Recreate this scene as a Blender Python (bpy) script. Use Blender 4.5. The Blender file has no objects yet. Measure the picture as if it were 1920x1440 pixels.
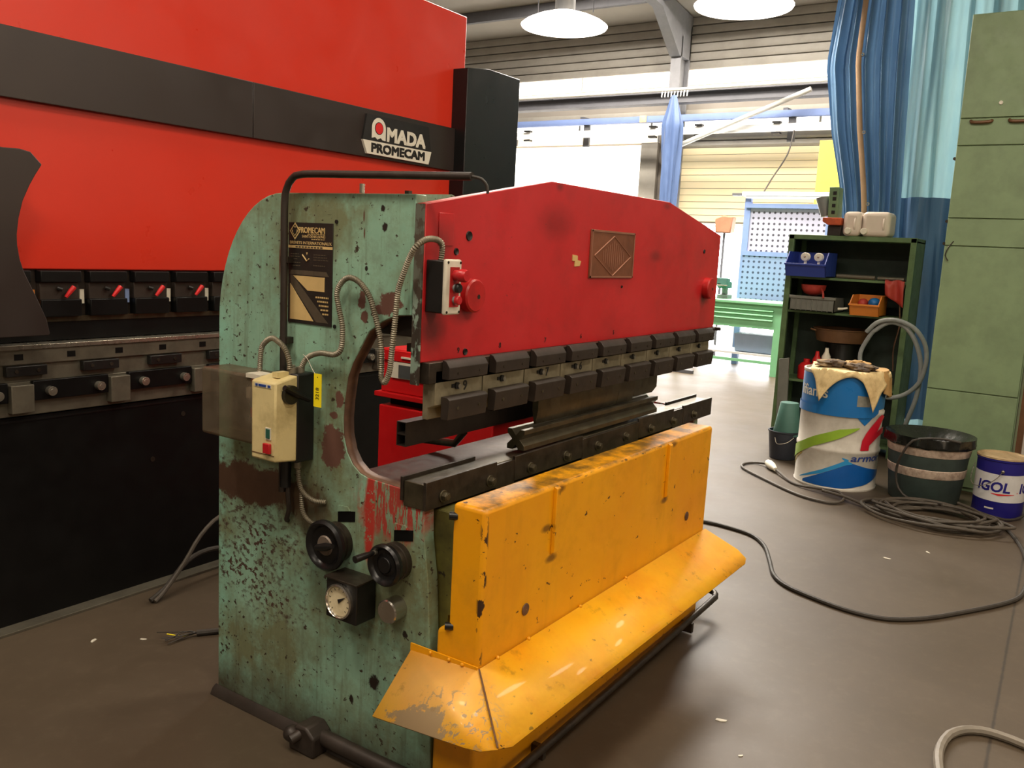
import bpy, bmesh, math, random
from mathutils import Vector, Matrix, noise as mnoise
random.seed(7)
SC = bpy.context.scene
COL = SC.collection
R = math.radians

# ------------------------------------------------------------------ camera, world, exposure
cam = bpy.data.cameras.new('camera')
cam.sensor_fit = 'HORIZONTAL'; cam.sensor_width = 36.0
cam.lens = 1638.2 * 36.0 / 1920.0
cam.clip_start = 0.05; cam.clip_end = 200
camo = bpy.data.objects.new('camera', cam); COL.objects.link(camo)
PIT, ROL, YAW = 0.15305, 0.05080, 0.58597
fw = Vector((math.cos(YAW)*math.cos(PIT), math.sin(YAW)*math.cos(PIT), -math.sin(PIT)))
rt0 = Vector((math.sin(YAW), -math.cos(YAW), 0)); up0 = rt0.cross(fw)
rt = rt0*math.cos(ROL) + up0*math.sin(ROL); up = -rt0*math.sin(ROL) + up0*math.cos(ROL)
mw = Matrix((rt, up, -fw)).transposed().to_4x4(); mw.translation = (0, 0, 1.70)
camo.matrix_world = mw
SC.camera = camo
SC.view_settings.view_transform = 'Standard'; SC.view_settings.look = 'None'
SC.view_settings.gamma = 1.0; SC.view_settings.use_curve_mapping = False
SC.view_settings.exposure = 0.0
world = bpy.data.worlds.new('world'); SC.world = world; world.use_nodes = True
world.node_tree.nodes['Background'].inputs[0].default_value = (0.75, 0.85, 1.0, 1)
world.node_tree.nodes['Background'].inputs[1].default_value = 0.4
LAMP_WATT = 50.0            # each high-bay pendant
LAMP_COL = (1.0, 0.84, 0.64)
ADDED_ROOF_EMIT = 62.0              # unseen roof panels added to brighten the far bay
WIN_EMIT = 4.0               # daylight in the far strip windows

# ------------------------------------------------------------------ mesh helpers
ORG = {}
def lin(c):
    if isinstance(c, str):
        c = [int(c[i:i+2], 16)/255 for i in (0, 2, 4)]
    return tuple((x/12.92 if x <= .04045 else ((x+.055)/1.055)**2.4) for x in c[:3])

class MB:
    def __init__(s): s.v = []; s.f = []
    def add(s, vs, fs):
        o = len(s.v); s.v += [tuple(v) for v in vs]; s.f += [tuple(i+o for i in f) for f in fs]; return s
    def box(s, x0, x1, y0, y1, z0, z1):
        vs = [(x, y, z) for x in (x0, x1) for y in (y0, y1) for z in (z0, z1)]
        return s.add(vs, [(0,1,3,2),(4,6,7,5),(0,4,5,1),(2,3,7,6),(0,2,6,4),(1,5,7,3)])
    def prism(s, pts, axis, a, b):
        def mk(p, t):
            return {0: (t, p[0], p[1]), 1: (p[0], t, p[1]), 2: (p[0], p[1], t)}[axis]
        n = len(pts)
        vs = [mk(p, a) for p in pts] + [mk(p, b) for p in pts]
        fs = [tuple(range(n-1, -1, -1)), tuple(range(n, 2*n))]
        fs += [(i, (i+1) % n, n+(i+1) % n, n+i) for i in range(n)]
        return s.add(vs, fs)
    def cyl(s, p0, p1, r0, r1=None, n=16, caps=True):
        r1 = r0 if r1 is None else r1
        p0 = Vector(p0); p1 = Vector(p1); d = (p1-p0).normalized()
        a = d.orthogonal().normalized(); b = d.cross(a)
        vs = []
        for p, r in ((p0, r0), (p1, r1)):
            for i in range(n):
                t = 2*math.pi*i/n; vs.append(p + a*math.cos(t)*r + b*math.sin(t)*r)
        fs = [(i, (i+1) % n, n+(i+1) % n, n+i) for i in range(n)]
        if caps: fs += [tuple(range(n-1, -1, -1)), tuple(range(n, 2*n))]
        return s.add(vs, fs)
    def tube(s, pts, r, n=8, closed=False):
        pts = [Vector(p) for p in pts]; m = len(pts)
        rs = r if isinstance(r, (list, tuple)) else [r]*m
        prev = None; vs = []
        for i, p in enumerate(pts):
            q0 = pts[max(i-1, 0)] if not closed else pts[i-1]
            q1 = pts[min(i+1, m-1)] if not closed else pts[(i+1) % m]
            d = (q1-q0)
            d = d.normalized() if d.length > 1e-9 else Vector((0, 0, 1))
            if prev is None: a = d.orthogonal().normalized()
            else:
                a = prev - d*prev.dot(d); a = a.normalized() if a.length > 1e-6 else d.orthogonal().normalized()
            prev = a; b = d.cross(a)
            for k in range(n):
                t = 2*math.pi*k/n; vs.append(p + a*math.cos(t)*rs[i] + b*math.sin(t)*rs[i])
        fs = []
        for i in range(m if closed else m-1):
            j = (i+1) % m
            for k in range(n):
                k2 = (k+1) % n; fs.append((i*n+k, i*n+k2, j*n+k2, j*n+k))
        if not closed: fs += [tuple(range(n-1, -1, -1)), tuple(range((m-1)*n, m*n))]
        return s.add(vs, fs)
    def lathe(s, prof, c, axis=2, n=32, close_ends=True):
        vs = []; m = len(prof)
        for r, t in prof:
            for k in range(n):
                a = 2*math.pi*k/n; u, w = math.cos(a)*r, math.sin(a)*r
                vs.append({0: (c[0]+t, c[1]+u, c[2]+w), 1: (c[0]+w, c[1]+t, c[2]+u), 2: (c[0]+u, c[1]+w, c[2]+t)}[axis])
        fs = []
        for i in range(m-1):
            for k in range(n):
                k2 = (k+1) % n; fs.append((i*n+k, i*n+k2, (i+1)*n+k2, (i+1)*n+k))
        if close_ends: fs += [tuple(range(n-1, -1, -1)), tuple(range((m-1)*n, m*n))]
        return s.add(vs, fs)
    def sphere(s, c, r, n=12, m=8, sq=(1, 1, 1)):
        prof = []
        vs = []; fs = []
        for i in range(m+1):
            p = math.pi*i/m
            for k in range(n):
                a = 2*math.pi*k/n
                vs.append((c[0]+r*sq[0]*math.sin(p)*math.cos(a), c[1]+r*sq[1]*math.sin(p)*math.sin(a), c[2]-r*sq[2]*math.cos(p)))
        for i in range(m):
            for k in range(n):
                k2 = (k+1) % n; fs.append((i*n+k, i*n+k2, (i+1)*n+k2, (i+1)*n+k))
        return s.add(vs, fs)
    def grid(s, fn, nu, nv):
        vs = [fn(i/nu, j/nv) for i in range(nu+1) for j in range(nv+1)]
        fs = [(i*(nv+1)+j, (i+1)*(nv+1)+j, (i+1)*(nv+1)+j+1, i*(nv+1)+j+1) for i in range(nu) for j in range(nv)]
        return s.add(vs, fs)
    def build(s, name, mat, parent=None, bevel=0.0, origin=None, solid=0.0, seg=2, kind=None, normals=True, angle=38, flat=False):
        vs = [Vector(v) for v in s.v]
        if parent is not None: o = ORG[parent]
        elif origin is not None: o = Vector(origin)
        else:
            lo = [min(v[i] for v in vs) for i in range(3)]; hi = [max(v[i] for v in vs) for i in range(3)]
            o = Vector(((lo[0]+hi[0])/2, (lo[1]+hi[1])/2, lo[2]))
        me = bpy.data.meshes.new(name)
        me.from_pydata([v-o for v in vs], [], s.f); me.update()
        bm = bmesh.new(); bm.from_mesh(me)
        bmesh.ops.remove_doubles(bm, verts=bm.verts, dist=1e-6)
        if normals: bmesh.ops.recalc_face_normals(bm, faces=bm.faces)
        bm.to_mesh(me); bm.free()
        me.polygons.foreach_set('use_smooth', [not flat]*len(me.polygons))
        me.set_sharp_from_angle(angle=R(angle))
        me.materials.append(mat)
        ob = bpy.data.objects.new(name, me); COL.objects.link(ob)
        ORG[ob] = o
        if parent is not None: ob.parent = parent
        else: ob.location = o
        if kind: ob['kind'] = kind
        if solid:
            md = ob.modifiers.new('solidify', 'SOLIDIFY'); md.thickness = solid; md.offset = 0
        if bevel:
            md = ob.modifiers.new('bevel', 'BEVEL'); md.width = bevel; md.segments = seg; md.limit_method = 'ANGLE'; md.angle_limit = R(40)
            md.harden_normals = False
        return ob

def tag(o, label, cat=None, group=None, kind=None):
    if label: o['label'] = label
    if cat: o['category'] = cat
    if group: o['group'] = group
    if kind: o['kind'] = kind
    return o
def thing(name, label, cat, loc=(0, 0, 0), group=None, kind=None):
    o = bpy.data.objects.new(name, None); o.empty_display_size = .1; COL.objects.link(o)
    o.location = loc; ORG[o] = Vector(loc)
    return tag(o, label, cat, group, kind)
def struct(o): o['kind'] = 'structure'; return o
def clone(o, off, parent=None):
    """a copy of an object (and its children) moved by off, same parent unless given"""
    c = o.copy(); COL.objects.link(c)
    if parent is not None: c.parent = parent
    c.location = Vector(o.location) + Vector(off); ORG[c] = ORG[o]
    for ch in list(o.children):
        d = ch.copy(); COL.objects.link(d); d.parent = c; ORG[d] = ORG[ch]
    return c
def smooth_path(pts, step=0.02, closed=False):
    P = [Vector(p) for p in pts]; n = len(P); out = []
    for i in range(n if closed else n-1):
        p0 = P[(i-1) % n] if (closed or i > 0) else P[0]*2-P[1]
        p1 = P[i]; p2 = P[(i+1) % n]
        p3 = P[(i+2) % n] if (closed or i+2 < n) else P[-1]*2-P[-2]
        k = max(2, int((p2-p1).length/step))
        for j in range(k):
            t = j/k
            out.append(0.5*((2*p1)+(p2-p0)*t+(2*p0-5*p1+4*p2-p3)*t*t+(3*p1-p0-3*p2+p3)*t**3))
    if not closed: out.append(P[-1])
    return out
def conduit(pts, r=.0085, pitch=.0066):
    """ribbed flexible metal conduit along a smooth path"""
    path = smooth_path(pts, .004)
    L = [0]
    for a, b in zip(path, path[1:]): L.append(L[-1]+(b-a).length)
    out = []; rs = []; i = 0; d = 0; k = 0
    while d < L[-1]:
        while L[i+1] < d: i += 1
        t = (d-L[i])/max(L[i+1]-L[i], 1e-9); out.append(path[i].lerp(path[i+1], t)); rs.append(r if k % 2 else r*.74)
        d += pitch/2; k += 1
    return MB().tube(out, rs, 10)
def text_mb(body, size, o, right, upv, extrude=.0008, offset=0.0, shear=0.0, align='LEFT', spacing=1.0, wrap=None, sx=1.0, fit=None, bold=0.0):
    """lettering as a mesh: o = position of the baseline's left end; wrap=(cx,cy,r,theta0) bends it round an upright cylinder"""
    cu = bpy.data.curves.new('lettering', 'FONT'); cu.body = body; cu.size = size; cu.extrude = extrude
    cu.offset = offset; cu.shear = shear; cu.align_x = align; cu.space_character = spacing; cu.resolution_u = 3
    ob = bpy.data.objects.new('lettering', cu); COL.objects.link(ob)
    dg = bpy.context.evaluated_depsgraph_get()
    me = bpy.data.meshes.new_from_object(ob.evaluated_get(dg))
    if wrap:
        bm = bmesh.new(); bm.from_mesh(me); bmesh.ops.triangulate(bm, faces=bm.faces)
        bmesh.ops.subdivide_edges(bm, edges=[e for e in bm.edges if e.calc_length() > size*.25], cuts=2, use_grid_fill=True)
        bmesh.ops.triangulate(bm, faces=bm.faces); bm.to_mesh(me); bm.free()
    mb = MB(); right = Vector(right) if right else None; upv = Vector(upv); o = Vector(o)
    vs = []
    if fit: sx = fit/(max(v.co.x for v in me.vertices)-min(v.co.x for v in me.vertices))
    for v in me.vertices:
        x, y, z = v.co; x *= sx
        if wrap:
            cx, cy, r, th0 = wrap
            th = th0 + (o.x + x)/r; rr = r + .002 + z
            vs.append((cx+rr*math.cos(th), cy+rr*math.sin(th), o.z + y))
        else: vs.append(o + right*x + upv*y + right.cross(upv)*z)
    fs = [tuple(p.vertices) for p in me.polygons]
    if bold:
        for k, (dx, dy) in enumerate(((-bold, -bold), (bold, -bold), (-bold, bold), (bold, bold))):
            mb.add([Vector(v)+right*dx+upv*dy+right.cross(upv)*(k*.0006) for v in vs], fs)   # stepped so that no faces coincide
    else: mb.add(vs, fs)
    bpy.data.objects.remove(ob); bpy.data.curves.remove(cu); bpy.data.meshes.remove(me)
    return mb
def wrap_strip(cols, c, r, th0, n=4, lift=.0015):
    """curved printed patch on an upright cylinder: cols = [(s, zlo, zhi), ...]"""
    mb = MB(); cs = []
    for (a, b) in zip(cols, cols[1:]):
        n = max(n, int(abs(b[0]-a[0])/.012)+1)
        for k in range(n):
            t = k/n; cs.append([a[i]+(b[i]-a[i])*t for i in range(3)])
    cs.append(list(cols[-1])); vs = []
    for s, lo, hi in cs:
        th = th0+s/r
        for z in (lo, (lo+hi)/2, hi):
            vs.append((c[0]+(r+lift)*math.cos(th), c[1]+(r+lift)*math.sin(th), z))
    fs = []
    for i in range(len(cs)-1):
        for j in (0, 1): fs.append((i*3+j, (i+1)*3+j, (i+1)*3+j+1, i*3+j+1))
    return mb.add(vs, fs)

# ------------------------------------------------------------------ material helpers
class NT:
    def __init__(s, name):
        s.m = bpy.data.materials.new(name); s.m.use_nodes = True; s.t = s.m.node_tree; s.t.nodes.clear()
        s.out = s.t.nodes.new('ShaderNodeOutputMaterial')
        s.b = s.t.nodes.new('ShaderNodeBsdfPrincipled'); s.t.links.new(s.b.outputs[0], s.out.inputs[0])
        s._pos = None; s._obj = None
    def n(s, ty): return s.t.nodes.new(ty)
    def link(s, a, b): s.t.links.new(a, b)
    def pos(s):
        if s._pos is None: s._pos = s.n('ShaderNodeNewGeometry').outputs['Position']
        return s._pos
    def obj(s):
        if s._obj is None: s._obj = s.n('ShaderNodeTexCoord').outputs['Object']
        return s._obj
    def vmap(s, sock, scale=(1, 1, 1), loc=(0, 0, 0)):
        m = s.n('ShaderNodeMapping'); m.inputs['Scale'].default_value = scale; m.inputs['Location'].default_value = loc
        s.link(sock, m.inputs[0]); return m.outputs[0]
    def noise(s, scale, detail=4, rough=.6, vec=None, dist=0):
        x = s.n('ShaderNodeTexNoise'); x.inputs['Scale'].default_value = scale; x.inputs['Detail'].default_value = detail
        x.inputs['Roughness'].default_value = rough; x.inputs['Distortion'].default_value = dist
        s.link(vec if vec is not None else s.obj(), x.inputs['Vector']); return x.outputs['Fac']
    def ramp(s, sock, lo, hi, a=0.0, b=1.0):
        x = s.n('ShaderNodeMapRange'); x.clamp = True
        x.inputs[1].default_value = lo; x.inputs[2].default_value = hi; x.inputs[3].default_value = a; x.inputs[4].default_value = b
        s.link(sock, x.inputs[0]); return x.outputs[0]
    def math(s, op, a, b=None):
        x = s.n('ShaderNodeMath'); x.operation = op
        for i, v in enumerate((a, b)):
            if v is None: continue
            if isinstance(v, (int, float)): x.inputs[i].default_value = v
            else: s.link(v, x.inputs[i])
        return x.outputs[0]
    def mix(s, fac, a, b):
        x = s.n('ShaderNodeMix'); x.data_type = 'RGBA'
        for sock, v in ((x.inputs[0], fac), (x.inputs[6], a), (x.inputs[7], b)):
            if isinstance(v, (int, float)): sock.default_value = v
            elif isinstance(v, tuple): sock.default_value = (*v[:3], 1)
            else: s.link(v, sock)
        return x.outputs[2]
    def xyz(s, sock):
        x = s.n('ShaderNodeSeparateXYZ'); s.link(sock, x.inputs[0]); return x.outputs
    def blob(s, c, r, dist=.35, scale=9, soft=.12, vec=None, fine=True):
        """mask: 1 inside a noisy ellipsoid (a None radius is ignored)"""
        v = s.xyz(vec if vec is not None else s.pos()); acc = None
        for i in range(3):
            if r[i] is None: continue
            d = s.math('DIVIDE', s.math('SUBTRACT', v[i], c[i]), r[i]); d = s.math('MULTIPLY', d, d)
            acc = d if acc is None else s.math('ADD', acc, d)
        acc = s.math('SQRT', acc)
        nz = s.noise(scale, 8, .72, vec=vec if vec is not None else s.pos())
        acc = s.math('ADD', acc, s.math('MULTIPLY', s.math('SUBTRACT', nz, .5), dist*4))
        return s.ramp(acc, 1+soft, 1-soft)
    def set(s, color=None, rough=None, metal=None, spec=None, coat=None, bump=None, bstr=.2, bdist=.002):
        for key, v in (('Base Color', color), ('Roughness', rough), ('Metallic', metal), ('Specular IOR Level', spec), ('Coat Weight', coat)):
            if v is None: continue
            if isinstance(v, (int, float)): s.b.inputs[key].default_value = v
            elif isinstance(v, tuple): s.b.inputs[key].default_value = (*v[:3], 1)
            else: s.link(v, s.b.inputs[key])
        if bump is not None:
            x = s.n('ShaderNodeBump'); x.inputs['Strength'].default_value = bstr; x.inputs['Distance'].default_value = bdist
            s.link(bump, x.inputs['Height']); s.link(x.outputs[0], s.b.inputs['Normal'])
        return s.m
def mul(c, k): return tuple(min(1, x*k) for x in c)
def mat(name, c, rough=.5, metal=0.0, var=.12, vs=7, dirt=None, chips=None, spec=.5, coat=0.0, bump=0.0, bscale=60):
    """general worn surface: mottled colour, optional dirt (colour, amount, scale) and chips (colour, threshold, scale)"""
    t = NT(name); c = lin(c)
    col = t.mix(t.ramp(t.noise(vs, 5), .3, .7), mul(c, 1-var), mul(c, 1+var))
    rg = t.ramp(t.noise(vs*2.3, 4), .3, .7, max(.04, rough-.08), min(1, rough+.08))
    if dirt:
        dc, amt, sc = dirt; col = t.mix(t.math('MULTIPLY', t.ramp(t.noise(sc, 7, .65), .45, .72), amt), col, lin(dc))
    if chips:
        cc, th, sc = chips; k = t.ramp(t.noise(sc, 8, .62), th, th+.025); col = t.mix(k, col, lin(cc))
    b = t.noise(bscale, 5) if bump else None
    return t.set(col, rg, metal, spec, coat, b, bump)
def emit(name, c, strength, base=None):
    t = NT(name); c = lin(c)
    t.b.inputs['Base Color'].default_value = (*(lin(base) if base else c), 1)
    t.b.inputs['Emission Color'].default_value = (*c, 1); t.b.inputs['Emission Strength'].default_value = strength
    t.b.inputs['Roughness'].default_value = .5
    return t.m

# --- plain materials
M = {}
M['black_gloss'] = mat('black_gloss', '161515', .34, vs=3, spec=.35)
M['black_body'] = mat('black_body', '0b0b0b', .45, vs=3, spec=.25)
M['black_plastic'] = mat('black_plastic', '161514', .4)
M['dark_brown_metal'] = mat('dark_brown_metal', '332b25', .5, .2, var=.25, vs=12)
M['dark_steel'] = mat('dark_steel', '40382f', .42, .55, var=.3, vs=14, dirt=('1c1713', .7, 18))
M['oil_steel'] = mat('oil_steel', '57503f', .36, .65, var=.25, vs=10, dirt=('2b241b', .6, 14))
M['holder_steel'] = mat('holder_steel', '8f876f', .42, .45, var=.15, vs=12, dirt=('5a4f38', .6, 16))
M['bright_steel'] = mat('bright_steel', 'a7a294', .3, .8, var=.15, vs=12)
M['grey_steel'] = mat('grey_steel', '6e695c', .42, .45, var=.15, vs=8, dirt=('423c33', .5, 9))
M['chrome'] = mat('chrome', 'b9b4ab', .22, .95, var=.08)
M['amada_red'] = mat('machine_red', 'ca3220', .34, var=.04, vs=1.5, spec=.4)
M['band_black'] = mat('band_black', '2c2320', .42, var=.06, vs=2)
M['white_print'] = mat('white_print', 'd9d6c8', .5, var=.05)
M['black_print'] = mat('black_print', '191615', .5, var=.05)
M['red_print'] = mat('red_print', 'cf1f22', .45, var=.05)
M['cream'] = mat('cream', 'd6c58f', .42, var=.07, vs=9, dirt=('8a7748', .55, 11))
M['sign_cream'] = mat('sign_cream', 'c9ab72', .5, var=.08, vs=20)
M['sign_black'] = mat('sign_black', '26211d', .4, var=.2, vs=20)
M['sign_grey'] = mat('sign_grey', '4e4436', .5, var=.15, vs=30)
M['conduit'] = mat('conduit', '857e6c', .45, .35, var=.2, vs=25, dirt=('4a412f', .6, 18))
M['tag_yellow'] = mat('tag_yellow', 'f7e21a', .45, var=.03)
M['button_red'] = mat('button_red', 'b01c22', .35)
M['button_green'] = mat('button_green', '2b5a4a', .35)
M['red_paint_small'] = mat('red_paint_small', 'b81c1c', .4, var=.12, dirt=('5a1410', .5, 10))
M['hub_grey'] = mat('hub_grey', '75685c', .45, .3)
M['seam_tan'] = mat('seam_tan', 'a08468', .7)
M['bronze'] = mat('bronze', '86533a', .45, .35, var=.15, vs=14, dirt=('5d3626', .5, 12))
M['bronze_hi'] = mat('bronze_hi', 'a0705a', .42, .4, var=.1)
M['tape'] = mat('tape', 'd0b070', .6)
M['olive'] = mat('olive', '5d5a26', .55, var=.25, vs=8, dirt=('2c2410', .75, 7), chips=('231a12', .64, 20))
M['rust'] = mat('rust', '5e4230', .6, .2, var=.3, vs=14, dirt=('8f6a4c', .6, 9))
M['rubber'] = mat('rubber', '37322c', .6, var=.2, vs=20)
M['cable_grey'] = mat('cable_grey', '4d463d', .6, var=.2, vs=20)
M['hose_tan'] = mat('hose_tan', '7b7468', .55, var=.15, vs=15)
M['hose_grey'] = mat('hose_grey', '8c9090', .4, var=.15, vs=15)
M['dial'] = mat('dial', 'ddd0ac', .4, var=.08, dirt=('a08a58', .5, 20))
M['cart_red'] = mat('cart_red', 'c4161a', .38, var=.06)
M['cart_grey'] = mat('cart_grey', '474a4a', .5)
M['cart_white'] = mat('cart_white', 'cfc9b8', .5)
M['drum_white'] = mat('drum_white', 'd6d2c8', .4, var=.05, vs=5, dirt=('8f887a', .4, 6))
M['drum_blue'] = mat('drum_blue', '1c6fb5', .35, var=.06, vs=4)
M['drum_light_blue'] = mat('drum_light_blue', '2f93cf', .35, var=.05)
M['drum_dark_blue'] = mat('drum_dark_blue', '1159a8', .35, var=.06)
M['drum_green'] = mat('drum_green', '8fb536', .4, var=.15, vs=6)
M['drum_olive'] = mat('drum_olive', 'b9a53c', .4, var=.15, vs=6)
M['drum_red'] = mat('drum_red', 'd01f34', .35, var=.05)
M['drum_navy'] = mat('drum_navy', '24408a', .4)
M['drum_label'] = mat('drum_label', '8b8a80', .6, var=.2, vs=30)
M['cloth_cream'] = mat('cloth_cream', 'e8d09a', .85, var=.1, vs=8, dirt=('8f6b3c', .65, 7), bump=.3, bscale=80)
M['cloth_ochre'] = mat('cloth_ochre', 'b8925a', .85, var=.15, vs=8, bump=.3)
M['glove'] = mat('glove', '4a3a2a', .9, var=.35, vs=16, dirt=('a08458', .8, 9), bump=.5, bscale=50)
M['bin_green'] = mat('bin_green', '3c4a46', .55, var=.1, vs=6, dirt=('2a3230', .5, 8))
M['bin_tape'] = mat('bin_tape', 'cbb9a8', .5, var=.2, vs=18, dirt=('7d5a4a', .7, 22))
M['bag'] = mat('bag', '101311', .25, spec=.6, bump=.4, bscale=30)
M['pail_blue'] = mat('pail_blue', '231f7c', .35, var=.06)
M['pail_white'] = mat('pail_white', 'd8d8d8', .35, var=.04, dirt=('8d8d90', .3, 6))
M['pail_lid'] = mat('pail_lid', 'b59c76', .5, .2, var=.2, vs=10, dirt=('6d5334', .6, 9))
M['teal_plastic'] = mat('teal_plastic', '4a756b', .5)
M['dark_bucket'] = mat('dark_bucket', '2a2e38', .5)
M['cab_green'] = mat('cab_green', '849c76', .5, var=.07, vs=4, dirt=('66765a', .4, 5))
M['shelf_green'] = mat('shelf_green', '5f7a50', .5, var=.1, vs=6, dirt=('3a4a32', .5, 8))
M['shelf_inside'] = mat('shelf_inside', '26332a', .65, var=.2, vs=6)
M['blue_bin'] = mat('blue_bin', '2a4098', .45, var=.08)
M['orange_bin'] = mat('orange_bin', 'd9822e', .45, var=.08)
M['red_bowl'] = mat('red_bowl', 'b53c32', .5, var=.12)
M['crate_grey'] = mat('crate_grey', '75766f', .55, var=.12)
M['pan_brown'] = mat('pan_brown', '6a4a30', .5, .2, var=.2, vs=10)
M['jerry'] = mat('jerry', 'ddcfc2', .4, var=.06, vs=5)
M['cap_white'] = mat('cap_white', 'e6e0cf', .4)
M['orange_tool'] = mat('orange_tool', 'c9572e', .5, var=.15, dirt=('6a3a24', .5, 20))
M['motor_grey'] = mat('motor_grey', '84898a', .45, .2)
M['machine_green'] = mat('machine_green', '6f8a66', .5, var=.12)
M['bench_green'] = mat('bench_green', '7fc08f', .5, var=.05)
M['bench_blue'] = mat('bench_blue', '8ea3bd', .5, var=.06)
M['frame_blue'] = mat('frame_blue', '7b90bc', .5, var=.06)
M['yellow_board'] = mat('yellow_board', 'ecd648', .6, var=.04)
M['white_paint'] = mat('white_paint', 'd9d9d6', .5, var=.04)
M['brace_white'] = mat('brace_white', 'b7b4ac', .5, var=.08)
M['steel_beam'] = mat('steel_beam', '7f7f82', .6, var=.07)
M['blue_beam'] = mat('blue_beam', '6c7fac', .55, var=.06)
M['beam_grey'] = mat('beam_grey', '5a5a5e', .6, var=.08)
M['box_brown'] = mat('box_brown', '9c6c50', .7, var=.1)
M['ceil'] = mat('ceiling_sheet', '9a948a', .7, var=.05, vs=1)
M['wall_clad'] = mat('wall_cladding', 'a29d93', .6, var=.06, vs=1.5, dirt=('7d776c', .4, 2))
M['wall_dark'] = mat('wall_plain', '8a837a', .8, var=.06, vs=1.5)
M['window'] = emit('window_daylight', 'fff8ec', WIN_EMIT)
M['window_soft'] = emit('window_daylight_cream', 'fff0cf', WIN_EMIT*.36)
M['shutter'] = emit('translucent_slat', 'f3dfb4', .4, 'c9b892')
M['added_door_light'] = emit('added_door_glow', 'fbfcff', 18.0)
M['added_side_window'] = emit('added_side_fill', 'ffe6c6', 2.5)
M['added_roof_panel'] = emit('added_roof_glow', 'fff6ea', ADDED_ROOF_EMIT)
M['lamp_lens'] = emit('lamp_lens', 'fff6ea', 14)
M['lamp_tube'] = emit('lamp_tube', 'fff4ee', 1.6)
M['lamp_glow'] = emit('bloom_reflector', 'fff6ea', 3.0)  # glow given to the reflector so the whole lamp looks bloomed
M['lamp_shell'] = mat('lamp_shell', '8d8d8d', .4, .4)

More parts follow.
